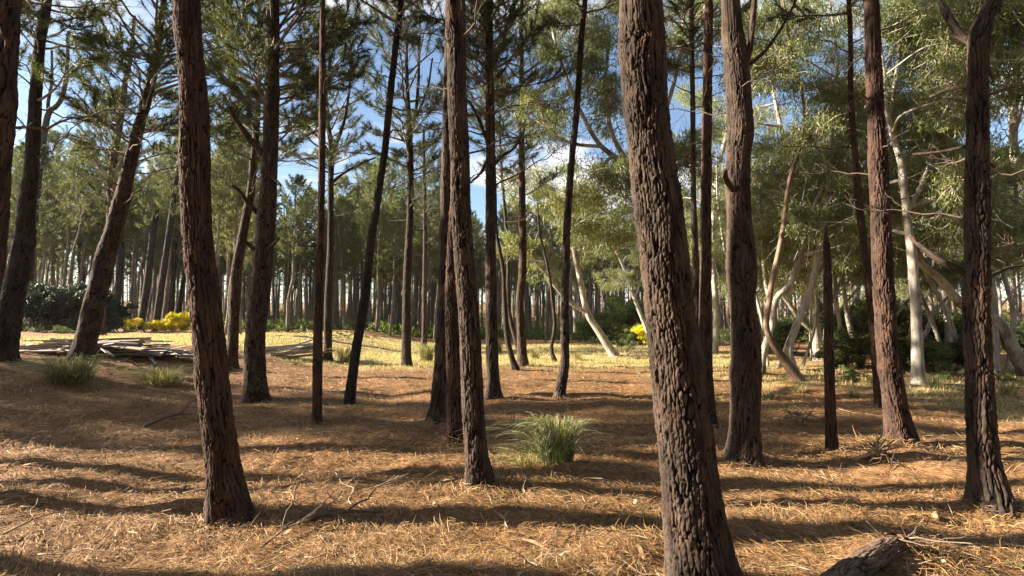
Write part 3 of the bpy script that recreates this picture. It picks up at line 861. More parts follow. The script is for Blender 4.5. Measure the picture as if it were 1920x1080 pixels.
pine('straight dark pine right of the touching pair with dark whorls above',
     [(924, 747, 27), (922, 647, 23), (920, 508, 20), (920, 450, 19), (920, 300, 18), (918, 150, 15), (917, 25, 13), (917, 0, 13)],
     12, 6.4, CROWN, 1, 0.8, res=1, seed=21, short='the straight dark pine', dead=ring(rr_, 4.2, 7.6, 10, 0.7, 1.2, -0.1, 0.6), boughs=ring(rr_, 6.2, 8.2, 5, 0.6, 0.9),
     limbs=[[(916, 270, 8), (890, 205, 6), (870, 175, 5), (840, 150, 3)], [(918, 320, 8), (940, 290, 6), (965, 270, 5), (985, 230, 3)], [(918, 290, 7), (900, 320, 5), (880, 335, 4)]])
pine('thin curved dark pine stem leaning left beside a fork of twin stems',
     [(967, 693, 11), (952, 639, 11), (946, 560, 9), (944, 510, 8), (937, 470, 7), (930, 425, 6), (928, 330, 5)], 10, 7.0, CROWN_THIN, 0, 0.9, res=0, seed=22, bark=M_BARKG, short='the thin curved stem', dead=ring(rr_, 4, 8, 6, 0.5, 0.9))
pine('second thin curved pine stem between the thin curved stem and thick neighbour',
     [(976, 668, 10), (971, 652, 9), (958, 602, 8), (953, 560, 8), (953, 500, 7), (949, 425, 6), (941, 325, 5), (937, 250, 4)], 11, 7.4, CROWN_THIN, 1, 0.95, res=0, seed=23, bark=M_BARKG, short='the twin curved stems', dead=ring(rr_, 5, 9, 6, 0.5, 0.9))
pine('dark pine with widened foot standing at the grass edge in the centre',
     [(980, 685, 19), (977, 620, 16), (975, 560, 15), (980, 500, 14), (979, 350, 12), (977, 200, 10), (978, 125, 8), (979, 0, 6)],
     13, 7.6, CROWN_THIN, 2, 1.3, res=1, seed=24, short='the dark centre pine', boughs=ring(rr_, 5.6, 10, 9, 0.5, 0.95, 0, 0.5), dead=ring(rr_, 5, 9, 9, 0.6, 1.0))
pine('crooked sapling stem on the yellow grass, bending left as it rises',
     [(1040, 678, 8), (1034, 652, 7), (1040, 612, 7), (1036, 560, 6), (1027, 500, 5), (1012, 435, 4), (1008, 380, 3)], 8, 6, None, res=0, seed=25, bark=M_BARKG, short='the crooked sapling', dead=ring(rr_, 3, 5.5, 5, 0.4, 0.8), top=False)
pine('dark bare pine leaning right with a kinked foot, right of centre',
     [(1048, 745, 22), (1058, 690, 17), (1059, 674, 16), (1059, 563, 15), (1062, 490, 13), (1063, 425, 13), (1072, 300, 12), (1082, 200, 11), (1090, 75, 10), (1097, 0, 9)],
     11, 8.2, CROWN_THIN, 0, 0.9, res=1, seed=26, short='the kinked leaning pine', flare=0.1, dead=ring(rr_, 3.8, 7.6, 7, 0.25, 0.6))
# left edge group
pine('dark pine trunk cut off by the left edge of the picture',
     [(-62, 800, 46), (-40, 600, 44), (-22, 500, 44), (-14, 420, 43), (-8, 300, 43), (2, 200, 44), (4, 150, 42), (10, 50, 41), (13, 0, 40)],
     12, 7.5, ci=3, Y=4.9, res=1, seed=27, short='the trunk at the left edge', dead=ring(rr_, 3, 5, 4, 0.5, 0.9))
pine('curved dark pine at far left, leaning right and bowed near its foot',
     [(2, 676, 42), (18, 590, 37), (38, 490, 32), (52, 375, 26), (60, 300, 22), (66, 200, 19), (75, 75, 17), (88, 0, 15)],
     12, 6.6, CROWN, 0, 0.9, res=1, seed=28, bark=M_BARKG, short='the curved far left pine', dead=ring(rr_, 4.0, 8, 10, 0.6, 1.2, -0.1, 0.5), boughs=ring(rr_, 5.2, 8.0, 5, 0.7, 1.0))
pine('pale kinked pine forking high up, behind the curved far left pine',
     [(42, 620, 16), (53, 535, 15), (62, 425, 13), (75, 300, 12), (90, 215, 10), (105, 200, 8), (117, 180, 8), (125, 135, 7), (128, 60, 5)],
     11, 6.8, CROWN_THIN, 1, 1.35, res=0, seed=29, bark=M_BARKG, short='the pale kinked pine', limbs=[[(90, 215, 7), (88, 190, 6), (92, 150, 5), (90, 90, 4)]], dead=ring(rr_, 4.5, 9, 8, 0.6, 1.2), boughs=ring(rr_, 7, 10, 5, 0.6, 1.0))
pine('dark pine leaning far right over the plank pile',
     [(151, 676, 36), (168, 608, 34), (187, 530, 33), (198, 480, 31), (215, 425, 28), (240, 325, 22), (260, 240, 19), (280, 165, 16), (295, 90, 13), (302, 30, 11)],
     11, 5.2, CROWN, 3, 0.95, res=1, seed=30, short='the pine leaning over the planks', boughs=ring(rr_, 4.6, 8, 12, 0.6, 1.05, 0.0, 0.5), dead=ring(rr_, 3.4, 5.5, 7, 0.7, 1.2))
pine('reddish pine leaning parallel just behind the pine over the planks',
     [(183, 628, 20), (190, 560, 17), (205, 450, 13), (210, 325, 12), (225, 225, 12), (235, 150, 9), (245, 105, 7), (252, 30, 6)],
     13, 6.4, CROWN, 1, 1.05, res=0, seed=31, bark=M_BARKR, short='the reddish leaning pine', boughs=ring(rr_, 6.5, 10, 8, 0.7, 1.1), dead=ring(rr_, 5, 8, 6, 0.7, 1.1))
for i, (lab, pts) in enumerate([
        ('pale leaning pine behind the yellow broom, left of its twin', [(262, 618, 13), (275, 540, 12), (288, 430, 11), (300, 330, 9)]),
        ('pale leaning pine behind the yellow broom, right of its twin', [(290, 620, 12), (305, 520, 11), (318, 430, 10), (330, 340, 8)]),
        ('grey curved pine in front of the dark evergreen thicket', [(152, 606, 11), (155, 540, 10), (150, 480, 9), (148, 430, 7)]),
        ('grey pine just left of the yellow broom bushes', [(212, 616, 12), (222, 540, 11), (226, 470, 10), (228, 400, 8)]),
        ('dark thin pine in front of the yellow broom', [(318, 614, 9), (324, 540, 9), (328, 470, 8)]),
        ('dark thin pine at the right end of the yellow broom', [(330, 610, 9), (342, 540, 8), (352, 480, 7)]),
        ]):
    pine(lab, pts, 13 + i % 3, 8.0 + (i % 2), CROWN_FAR, i, 1.0, res=0, seed=200 + i, bark=M_BARKG, short='the yellow broom', flare=0.15)

# ------------------------------------------------------------------ eucalypts
def eucalypt(label, pix, H, n_cl, seed, Y=None, bark=M_EUC, limbs=(), z0=3.5, spread=2.4, cs=(0.75, 1.15), top=True, nseg=14, extra=()):
    r = np.random.default_rng(seed)
    P, Yb = path_from_pixels(pix, Y)
    if top: P = extend(P, H, 0.03, 0.6, seed)
    base = P[0, :3].copy(); gzb = float(gz(base[0], base[1]))
    if abs(base[2] - gzb) > 0.25:
        P = np.vstack([[base[0], base[1], gzb, P[0, 3] * 1.1], P]); base = P[0, :3].copy()
    P = np.vstack([[base[0], base[1], base[2] - 0.2, P[0, 3] * 1.1], P])
    root = thing('eucalyptus_tree', label, 'eucalyptus tree', base, 'eucalyptus trees at the edge of the clearing')
    L = P.copy(); L[:, :3] -= base
    obj('trunk', trunk_mesh('trunk', L, bark, nseg, 0.08, 14, 0.006, 0.12, 0.5, seed, 0.25, 1), root)
    ends = []
    for lp in limbs:
        Q, _ = path_from_pixels(lp, Yb); Q[:, :3] -= base
        Q[1:, 1] += r.normal(0, 0.5) * np.linspace(0.2, 1, len(Q) - 1)
        obj('limb', trunk_mesh('limb', spline(Q, len(Q) * 4), bark, 10, 0.08, 14, 0.004, 0.12, 0.5, seed, 0, 0), root)
        ends.append(Q[-1][:3]); ends.append(Q[-2][:3])
    zt = L[:, 2].max()
    for i in range(n_cl):
        z = z0 + (zt - z0) * (i + r.uniform(0, 1)) / n_cl
        q = at_height(L, z * 0.93)
        az = r.uniform(0, 6.283); l = spread * r.uniform(0.35, 1.0)
        e = q[:3] + np.array([math.cos(az) * l, math.sin(az) * l, r.uniform(0.1, 0.9)])
        m = (q[:3] + e) / 2 + np.array([r.normal(0, 0.2), r.normal(0, 0.2), r.uniform(-0.1, 0.3)])
        S = spline(np.vstack([q[:3], m, e]), 9)
        g = Geo(); g.tube(S, np.linspace(min(q[3] * 0.6, 0.06), 0.012, 9), 6)
        g.build('limb', bark, root)
        ends.append(e)
    for p in extra:
        ends.append(at_depth(p[0], p[1], p[2]) - base)
    for e in ends:
        o = obj('foliage', CLOUD_EUC[int(r.integers(0, 5))], root, e, Quaternion((0, 0, 1), r.uniform(0, 6.28)) @ Quaternion((1, 0, 0), r.normal(0, 0.25)), r.uniform(*cs))
        o['kind'] = 'stuff'
    TREE_FEET.append((base[0], base[1], 'the ' + label.split(' eucalyptus')[0] + ' eucalyptus'))
    return root

eucalypt('brown sinuous eucalyptus stem, thin and strongly bowed at its foot',
         [(1497, 714, 20), (1475, 681, 17), (1450, 647, 13), (1437, 612, 11), (1443, 560, 10), (1449, 520, 10), (1465, 450, 9), (1480, 340, 7), (1505, 260, 6), (1506, 190, 5), (1480, 75, 4)], 10, 4, 1, bark=M_EUCB, z0=6.5)
eucalypt('cream eucalyptus stem rising from the brown bowed stem with a bend',
         [(1492, 706, 16), (1480, 664, 14), (1482, 643, 14), (1495, 605, 13), (1512, 560, 13), (1526, 520, 12), (1542, 435, 11), (1550, 375, 9), (1557, 300, 8), (1560, 240, 7)], 11, 7, 2)
eucalypt('white forked eucalyptus trunk left of the bowed stems, arching right',
         [(1426, 702, 17), (1431, 664, 14), (1446, 614, 11), (1456, 560, 11), (1480, 535, 12), (1505, 465, 12), (1525, 395, 10), (1545, 350, 8), (1575, 300, 6)], 11, 7, 3,
         limbs=[[(1450, 590, 8), (1440, 520, 7), (1448, 440, 6), (1455, 350, 5)]])
eucalypt('bright white straight eucalyptus trunk seen right beside the reddish pine',
         [(1341, 664, 11), (1343, 600, 11), (1341, 560, 10), (1336, 450, 9), (1345, 330, 8), (1370, 220, 6)], 13, 9, 4, z0=5)
eucalypt('thick grey white eucalyptus with a heavy base and a low dead fork',
         [(1535, 676, 25), (1530, 640, 22), (1527, 602, 18), (1525, 560, 14), (1522, 500, 12), (1500, 400, 11), (1480, 300, 9), (1460, 220, 7)], 13, 10, 5,
         limbs=[[(1528, 625, 11), (1497, 597, 10), (1470, 563, 8), (1440, 530, 6), (1410, 480, 5)], [(1505, 420, 8), (1540, 330, 7), (1580, 260, 5), (1600, 190, 4)]])
eucalypt('cream eucalyptus trunk patched with sun and a long shadow, near the ferns',
         [(1723, 719, 24), (1720, 660, 19), (1718, 600, 17), (1713, 520, 16), (1708, 460, 15), (1700, 400, 13), (1690, 310, 12), (1680, 275, 10), (1660, 200, 8), (1655, 120, 7)], 12, 10, 6,
         limbs=[[(1700, 400, 8), (1740, 330, 6), (1770, 260, 5), (1790, 190, 4)], [(1665, 230, 7), (1690, 130, 6), (1718, 40, 5), (1725, -20, 4)]])
eucalypt('leaning cream eucalyptus passing behind the forked right edge pine',
         [(1926, 706, 23), (1897, 650, 22), (1867, 603, 20), (1808, 574, 17), (1763, 524, 14), (1726, 491, 12), (1705, 440, 10), (1690, 380, 8), (1690, 300, 7)], 11, 8, 7)
eucalypt('grey eucalyptus trunk right behind the forked right edge pine',
         [(1862, 707, 23), (1857, 560, 19), (1835, 480, 15), (1810, 435, 14), (1790, 370, 13), (1780, 300, 11), (1781, 225, 11), (1800, 175, 9), (1815, 100, 8)], 13, 11, 8,
         limbs=[[(1808, 430, 9), (1775, 380, 8), (1745, 325, 6), (1735, 270, 5)], [(1785, 250, 7), (1760, 200, 5), (1740, 130, 4)]])
eucalypt('pale eucalyptus hanging in from the right edge with drooping limbs',
         [(1990, 690, 24), (1970, 520, 18), (1930, 350, 14), (1903, 300, 13), (1902, 200, 12), (1910, 90, 12), (1925, 0, 9)], 12, 8, 9, Y=11.5,
         limbs=[[(1912, 95, 11), (1880, 55, 11), (1845, 30, 9), (1800, 0, 7)], [(1905, 180, 7), (1870, 120, 6), (1870, 80, 5)]])
eucalypt('leaning grey eucalyptus on the sunny grass, foot far right of its top',
         [(1153, 669, 17), (1123, 622, 14), (1100, 581, 12), (1083, 500, 10), (1068, 440, 8), (1040, 395, 7), (1025, 360, 5)], 9, 5, 10, z0=4.5, spread=1.8,
         limbs=[[(1105, 590, 8), (1060, 560, 7), (1015, 505, 6), (980, 470, 5)], [(1083, 500, 6), (1095, 440, 5), (1110, 400, 4)]])
eucalypt('tall spreading eucalyptus behind the huge trunk, limbs fanning up left',
         [(1290, 690, 22), (1270, 600, 20), (1240, 480, 18), (1215, 380, 16), (1195, 325, 15)], 9, 3, 11, Y=15.5, z0=6.5, top=False,
         limbs=[[(1200, 335, 12), (1160, 300, 11), (1120, 265, 9), (1080, 190, 8), (1050, 110, 6), (1030, 30, 5)], [(1195, 330, 10), (1150, 250, 9), (1140, 150, 8), (1150, 50, 6)],
                [(1130, 275, 7), (1070, 265, 6), (1030, 230, 5), (1010, 180, 4)], [(1200, 330, 9), (1240, 230, 8), (1270, 120, 7), (1280, 0, 6)], [(1150, 290, 7), (1110, 330, 5), (1080, 370, 3)]],
         extra=[(1090, 60, 15), (1130, 130, 15.5), (1060, 20, 16), (1180, 20, 15), (1010, 60, 16.5), (1150, 200, 16), (1130, 330, 16), (1170, 370, 16.5), (1090, 420, 17), (1160, 450, 18), (1270, 60, 16), (1265, 300, 16)])
for i, (lab, pts, lim) in enumerate([
        ('thin cream eucalyptus stem leaning right behind the bowed stems', [(1462, 690, 8), (1490, 610, 8), (1530, 520, 7), (1580, 430, 6), (1610, 340, 5)], [[(1530, 520, 5), (1500, 440, 4), (1490, 360, 3)]]),
        ('thin pale eucalyptus stem leaning left between broken snag and flared pine', [(1612, 684, 9), (1590, 600, 8), (1575, 500, 7), (1540, 400, 6), (1530, 300, 5)], [[(1575, 500, 5), (1610, 430, 4), (1630, 350, 3)]]),
        ('wavy pale eucalyptus stem right of the flared brown pine', [(1700, 680, 9), (1745, 600, 8), (1740, 500, 7), (1770, 400, 6), (1760, 300, 5)], [[(1740, 500, 5), (1700, 430, 4), (1680, 350, 3)]]),
        ('slanting grey eucalyptus stem crossing behind the cream eucalyptus', [(1810, 690, 9), (1780, 600, 8), (1735, 510, 7), (1680, 420, 6), (1640, 350, 4)], []),
        ('thin grey eucalyptus stem right of the stout swollen pine', [(1420, 672, 8), (1412, 580, 8), (1440, 480, 7), (1430, 380, 6), (1450, 280, 5)], [[(1412, 580, 5), (1380, 500, 4), (1360, 430, 3)]]),
        ('thin white eucalyptus stem at the far right edge', [(1890, 690, 9), (1900, 590, 8), (1880, 490, 7), (1905, 390, 6), (1895, 280, 5)], []),
        ('slender pale eucalyptus bending over the yellow green bush', [(1225, 650, 8), (1190, 560, 8), (1160, 480, 6), (1120, 420, 5)], [[(1190, 560, 5), (1210, 480, 4), (1180, 400, 3)]]),
        ]):
    eucalypt(lab, pts, 9.5, 6, 70 + i, z0=3.0, spread=2.2, cs=(0.6, 1.0), nseg=10, limbs=lim)
re_ = np.random.default_rng(909)
for i in range(9):
    px = [1395, 1440, 1505, 1545, 1585, 1660, 1690, 1775, 1870][i]; py = re_.uniform(664, 690)
    a_ = re_.uniform(-0.35, 0.35); b_ = a_ + re_.uniform(-0.4, 0.4); c_ = b_ + re_.uniform(-0.3, 0.3); w_ = re_.uniform(5.5, 8)
    q1 = px + 90 * a_; q2 = q1 + 100 * b_; q3 = q2 + 110 * c_
    eucalypt('thin pale bent eucalyptus stem in the tangle between stout pine and right edge', [(px, py, w_), (q1, py - 90, w_ * 0.9), (q2, py - 190, w_ * 0.75), (q3, py - 300, w_ * 0.5)], 8.5, 4, 90 + i, z0=3.2, spread=2.0, cs=(0.55, 0.9), nseg=9,
             limbs=[[(q1, py - 90, w_ * 0.6), (q1 - 60 * np.sign(b_), py - 170, w_ * 0.5), (q1 - 75 * np.sign(b_), py - 250, w_ * 0.35)]])
for i, (px, py, w, H, ncl) in enumerate([(1600, 668, 12, 13, 10), (1780, 672, 12, 13, 10), (1660, 655, 10, 14, 10), (1450, 650, 10, 13, 9), (1230, 645, 10, 12, 8), (1390, 642, 9, 14, 9), (1860, 655, 11, 14, 10), (1080, 636, 9, 10, 6), (1560, 640, 9, 15, 9), (1740, 645, 9, 15, 9)]):
    dx = [14, -18, 8, -10, 12, 16, -12, -10, 6, 14][i]
    eucalypt(['slender eucalyptus standing among the dark shrubs', 'slender eucalyptus with leafy crown behind the cream trunk', 'tall eucalyptus deep in the shade behind the flared pine', 'slender eucalyptus behind the white forked trunk',
              'leafy eucalyptus hidden behind the huge trunk', 'tall leafy eucalyptus behind the stout swollen pine', 'tall eucalyptus far behind the forked right edge pine', 'low eucalyptus behind the kinked leaning pine',
              'tallest far eucalyptus above the bowed stems', 'far eucalyptus between flared pine and right edge'][i],
             [(px, py, w), (px + dx * 0.3, py - 100, w * 0.9), (px + dx, py - 220, w * 0.75), (px + dx * 1.1, py - 300, w * 0.6)], H, int(ncl * 0.6), 30 + i, z0=2.4, spread=3.2, cs=(0.8, 1.3), nseg=10)

# ------------------------------------------------------------------ the far stand of pines, each tree with its own trunk and crown
def far_trunk(seed):
    r = np.random.default_rng(seed)
    z = np.linspace(-0.3, 13.5, 9)
    x = np.cumsum(r.normal(0, 0.10, 9)); y = np.cumsum(r.normal(0, 0.10, 9)); x -= x[0]; y -= y[0]
    g = Geo(); g.tube(spline(np.stack([x, y, z], -1), 14), np.linspace(0.155, 0.05, 14), 8)
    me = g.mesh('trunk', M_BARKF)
    return me, np.stack([x, y, z], -1)
FT = [far_trunk(300 + i) for i in range(7)]
def far_zone(x, y):
    a = px_of((x, y, 1.0))[0]
    if a < 210: return 'grey pine in the stand left of the yellow broom', 'pines left of the yellow broom'
    if a < 440: return 'grey pine in the stand behind the yellow broom', 'pines behind the yellow broom'
    if a < 860: return 'slender grey pine in the dense stand across the sunny grass', 'dense pines across the sunny grass'
    if a < 1240: return 'slender pine on the far slope behind the leaning eucalyptus', 'pines on the far slope'
    if a < 1800: return 'pine glimpsed behind the eucalyptus trees and shrubs', 'pines behind the eucalypts'
    return 'pine in the far plantation at the right edge', 'pines of the far right plantation'
def far_stand():
    r = np.random.default_rng(51)
    pts = []
    bx, by = at_depth(290, 613, 41)[:2]
    tries = 0
    while len(pts) < 290 and tries < 20000:
        tries += 1
        d = 30 + 80 * r.random() ** 1.25
        a = r.uniform(-46, 46)
        x = d * math.sin(R_(a)); y = d * math.cos(R_(a))
        if y < 38 and -15 < x < 40: continue
        if y < 42 and x > 6: continue
        pxx = px_of((x, y, 1.0))[0]
        if pxx < 205 and y < 38: continue
        if 195 < pxx < 380 and y < 46: continue
        # an open lane left of the broom lets the low sun reach it
        if x < bx + 6 and x > bx - 40 and abs(y - (by + math.tan(SUN_BACK) * (bx - x))) < 3.5: continue
        sep_ = 1.6 if d < 60 else 2.0
        if any((x - q[0]) ** 2 + (y - q[1]) ** 2 < sep_ ** 2 for q in pts): continue
        pts.append((x, y, d))
    for x, y, d in pts:
        z = float(gz(x, y))
        px = px_of((x, y, 1))[0]
        lab, grp = far_zone(x, y)
        ref = min(TREE_FEET, key=lambda t: abs(px_of((t[0], t[1], 1.0))[0] - px))
        side = 'left' if px < px_of((ref[0], ref[1], 1.0))[0] else 'right'
        tw = r.uniform(0.75, 1.25)
        lean = r.normal(0, 0.03, 2) + (np.array([0.07, 0]) if px < 430 else 0)
        ln = 'left leaning' if lean[0] < -0.02 else ('right leaning' if lean[0] > 0.03 else 'upright')
        lab = f"{'slim' if tw < 0.92 else ('stout' if tw > 1.08 else 'grey')} {ln} {'nearer' if d < 52 else ('middle row' if d < 75 else 'rearmost')} pine, just {side} of {ref[2]}"
        grp = 'pines of the far stand'
        root = thing('pine_tree', lab, 'pine tree', (x, y, z), grp)
        i = int(r.integers(0, 7))
        s = r.uniform(0.85, 1.15) * (1.12 if px < 420 else 0.92)
        cap = 0.385 if px < 440 else (0.315 if px < 960 else (0.25 if px < 1240 else 0.42))
        s = min(s, (cap * r.uniform(0.75, 1.05) * y + 1.5 - z) / 14.2)
        q = up_to((lean[0], lean[1], 1), r.uniform(0, 6.28))
        obj('trunk', FT[i][0], root, (0, 0, 0), q, (s * tw, s * tw, s))
        kz = 4 if r.random() < 0.55 else (3 if r.random() < 0.6 else 5)
        top = Vector((FT[i][1][kz][0] * s * tw, FT[i][1][kz][1] * s * tw, FT[i][1][kz][2] * s))
        c = obj('crown', CROWN_FAR[int(r.integers(0, 4))], root, q @ top, q @ Quaternion((0, 0, 1), r.uniform(0, 6.28)), s * r.uniform(0.85, 1.1) * (1.0 if kz > 3 else 1.12))
        c['kind'] = 'stuff'
far_stand()

def far_wood():
    """the wood behind the trees one can tell apart"""
    r = np.random.default_rng(53)
    g = Geo()
    n = 0
    while n < 1000:
        d = 50 + 125 * r.random(); a = R_(r.uniform(-50, 50))
        x = d * math.sin(a); y = d * math.cos(a)
        if y < 48: continue
        n += 1
        b = np.array([x, y, float(gz(x, y))])
        H = r.uniform(9.5, 14.5); zc = H * (r.uniform(0.4, 0.6) if d < 105 else (r.uniform(0.1, 0.45) if d < 125 else r.uniform(0.0, 0.12)))
        l = r.normal(0, 0.35, 2)
        P = np.array([[0, 0, -0.3], [l[0] * 0.3, l[1] * 0.3, H * 0.4], [l[0], l[1], H * 0.95]]) + b
        g.tube(spline(P, 4), [0.17, 0.14, 0.10, 0.04], 5, 0, False)
        m = 40
        t = r.random(m) ** 0.8
        rad = (0.6 + 1.7 * np.sin(np.clip(t * 0.85 + 0.2, 0, 1) * math.pi)) * np.sqrt(r.random(m))
        az = r.uniform(0, 6.283, m)
        c = b + np.stack([l[0] * t + rad * np.cos(az), l[1] * t + rad * np.sin(az), zc + (H - zc) * t], -1)
        dr = np.stack([np.cos(az), np.sin(az), np.full(m, 0.5)], -1); dr /= np.linalg.norm(dr, axis=1)[:, None]
        tufts(g, r, c, dr, 7, 0.8, 0.055, 1, 0.9)
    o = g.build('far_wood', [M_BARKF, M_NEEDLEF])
    tag(o, 'far pine wood closing off the view behind the stand', 'wood', None, 'stuff')
    g = Geo()
    m = 16000
    d = 42 + 90 * r.random(m) ** 1.5; a = np.radians(r.uniform(-50, 50, m))
    x = d * np.sin(a); y = d * np.cos(a)
    k = (vnoise(x / 5, y / 3, 2) + 0.4 * vnoise(x / 1.5, y / 1.5, 3) > 0.72) & (y > 39)
    bx, by = at_depth(290, 613, 41)[:2]
    k &= ~((np.abs(x / y - bx / by) < 0.13) & (y < by + 4))
    x, y = x[k], y[k]
    c = np.stack([x, y, gz(x, y) + r.uniform(0, 0.7, len(x))], -1)
    tufts(g, r, c, np.tile([0, 0, 1.0], (len(c), 1)), 7, 0.55, 0.05, 0, 0.8)
    o = g.build('undergrowth', [M_GREEN])
    tag(o, 'patchy green undergrowth on the floor of the far wood', 'undergrowth', None, 'stuff')
far_wood()

def surrounding_wood():
    """the same wood goes on behind and beside the camera"""
    r = np.random.default_rng(57)
    g = Geo(); n = 0; pts = []
    while n < 330:
        x = r.uniform(-52, 52); y = r.uniform(-52, 22)
        if y > -3.2 and (abs(x) < 22 or x < 0): continue
        if math.hypot(x, y) < 4.0 or abs(x) < y * 1.25 + 3: continue
        if any((x - q[0]) ** 2 + (y - q[1]) ** 2 < 2.6 ** 2 for q in pts): continue
        pts.append((x, y)); n += 1
        b = np.array([x, y, float(gz(x, y))])
        H = r.uniform(11, 14.5); zc = H * r.uniform(0.3, 0.5)
        P = np.array([[0, 0, -0.3], [r.normal(0, 0.2), r.normal(0, 0.2), H * 0.5], [r.normal(0, 0.4), r.normal(0, 0.4), H]]) + b
        g.tube(spline(P, 5), [0.18, 0.16, 0.12, 0.08, 0.03], 6, 0, False)
        m = 66
        t = r.random(m) ** 0.8
        rad = (0.7 + 1.9 * np.sin(np.clip(t * 0.85 + 0.2, 0, 1) * math.pi)) * np.sqrt(r.random(m))
        az = r.uniform(0, 6.283, m)
        c = b + np.stack([rad * np.cos(az), rad * np.sin(az), zc + (H - zc) * t], -1)
        dr = np.stack([np.cos(az), np.sin(az), np.full(m, 0.5)], -1); dr /= np.linalg.norm(dr, axis=1)[:, None]
        tufts(g, r, c, dr, 9, 0.8, 0.06, 1, 0.9)
    tag(g.build('surrounding_wood', [M_BARKF, M_NEEDLEF]), 'pine wood continuing behind and beside the viewpoint', 'wood', None, 'stuff')
surrounding_wood()

# pines beyond the left edge whose long shadows cross the floor
def side_pines():
    r = np.random.default_rng(61)
    spots = [(-7.4, 3.5), (-9.5, 4.45), (-10.2, 5.6), (-8.6, 6.4), (-8.2, 2.7), (-10.6, 7.6)]
    back = [(-32, 13.2), (-39, 12.4), (-33, 11.5), (-37, 11.4)]
    for i, (x, y) in enumerate(spots + back):
        z = float(gz(x, y))
        root = thing('pine_tree', 'pine standing beyond the left edge, throwing a long shadow across the floor', 'pine tree', (x, y, z), 'pines beyond the left edge')
        k = i % 7
        q = up_to((r.normal(0, 0.03), r.normal(0, 0.03), 1), r.uniform(0, 6.28))
        s = r.uniform(0.9, 1.1)
        obj('trunk', FT[k][0], root, (0, 0, 0), q, s)
        zc = FT[k][1][6 if i < len(spots) else 5]
        c = obj('crown', CROWN_FAR[i % 4], root, q @ Vector(zc * s), q, s)
        c['kind'] = 'stuff'
side_pines()

make_litter()

# ------------------------------------------------------------------ shrubs
def shrub(name, label, cat, px, py, w, h, clouds, seed, group=None, n=5, Y=None):
    r = np.random.default_rng(seed)
    b = on_ground(px, py) if Y is None else None
    if Y is not None:
        p = at_depth(px, py, Y); b = np.array([p[0], Y, float(gz(p[0], Y))])
    dep = b[1]
    W = w * dep / FPX; Hh = h * dep / FPX
    root = thing(name, label, cat, b, group)
    for i in range(n):
        u = (i + 0.5) / n - 0.5 + r.normal(0, 0.05)
        s = Hh * r.uniform(0.26, 0.52)
        zc = Hh * r.uniform(0.2, 0.8) * (1 - 0.6 * abs(u))
        c = (u * W * 0.95, r.uniform(-0.35, 0.35) * W * 0.7, max(zc, s * 0.5))
        sx = max(s * r.uniform(0.8, 1.2), W / n * 0.7)
        o = obj('foliage', clouds[int(r.integers(0, len(clouds)))], root, c, Quaternion((0, 0, 1), r.uniform(0, 6.28)) @ Quaternion((1, 0, 0), r.normal(0, 0.4)), (sx, sx, s))
        o['kind'] = 'stuff'
        g = Geo(); g.tube(spline(np.array([[c[0] * 0.5, c[1] * 0.5, -0.1], [c[0] * 0.8, c[1] * 0.7, c[2] * 0.5], c]), 6), np.linspace(0.03, 0.01, 6), 5)
        g.build('stem', M_TWIGD, root)
    return root
shrub('evergreen_thicket', 'broad dark evergreen thicket at left behind the plank pile', 'thicket', 122, 612, 160, 104, CLOUD_DARK, 1, n=18, Y=37)
for i, (px, w, h, lab) in enumerate([(238, 46, 36, 'yellow flowering broom, leftmost round bush of the row'), (288, 36, 26, 'low yellow flowering broom in the middle of the row'), (322, 34, 38, 'yellow flowering broom behind thin dark trunks'), (346, 30, 40, 'yellow flowering broom nearest the thick foreground trunk')]):
    shrub('broom_bush', lab, 'broom bush', px, 613, w, h, CLOUD_YEL, 10 + i, 'yellow broom bushes', n=5, Y=41)
shrub('broom_bush', 'yellow green flowering bush beside the huge trunk at the back', 'bush', 1192, 634, 50, 58, CLOUD_GREEN[:2] + CLOUD_YEL[:2], 16, n=8, Y=34)
for i, (px, py, w, h, lab) in enumerate([(1590, 690, 80, 90, 'dark green shrub behind the thin broken snag'), (1680, 690, 60, 90, 'dark green shrub between flared pine and cream trunk'), (1780, 695, 100, 90, 'large dark shrub right of the cream eucalyptus'),
                                         (1570, 672, 80, 100, 'tall dark shrub behind the thick grey eucalyptus'), (1400, 655, 60, 70, 'dark shrub behind the stout swollen pine'), (1640, 672, 120, 125, 'tallest dark shrub in the shade of the eucalypts'),
                                         (1760, 668, 110, 105, 'dark shrub far behind the cream eucalyptus'), (1470, 662, 70, 80, 'dark shrub behind the bowed stems'), (1130, 640, 60, 70, 'grey green bush behind the leaning eucalyptus'), (1175, 640, 60, 90, 'bushy tree left of the yellow green bush'), (1900, 660, 60, 60, 'dark shrub at the right edge behind the leaning trunk')]):
    shrub('shrub', lab, 'shrub', px, py, w, h, (CLOUD_SHRUB + CLOUD_GREEN[:1] if i not in (3, 5) else CLOUD_SHRUB) if i < 8 or i == 10 else CLOUD_GREEN, 20 + i, 'shrubs under the eucalypts', n=9)
low = [(75, 622, 60, 16), (115, 625, 60, 18), (180, 622, 50, 14), (250, 622, 40, 12), (540, 622, 60, 14), (580, 626, 50, 10), (640, 632, 50, 10), (700, 634, 50, 10), (820, 634, 40, 12), (890, 634, 50, 16), (1090, 640, 50, 24), (1130, 648, 50, 20), (1600, 712, 60, 26), (1770, 715, 90, 34), (1680, 712, 40, 24), (1880, 720, 60, 30), (1800, 705, 70, 40), (1560, 700, 50, 24), (1005, 632, 60, 22)]
for i, (px, py, w, h) in enumerate(low):
    near = min(TREE_FEET, key=lambda t: (px_of((t[0], t[1], 0.8))[0] - px) ** 2)[2]
    shrub('low_shrub', 'low green undergrowth bush in line with ' + near, 'shrub', px, py, w, h, CLOUD_GREEN, 60 + i, 'low green undergrowth', n=4)

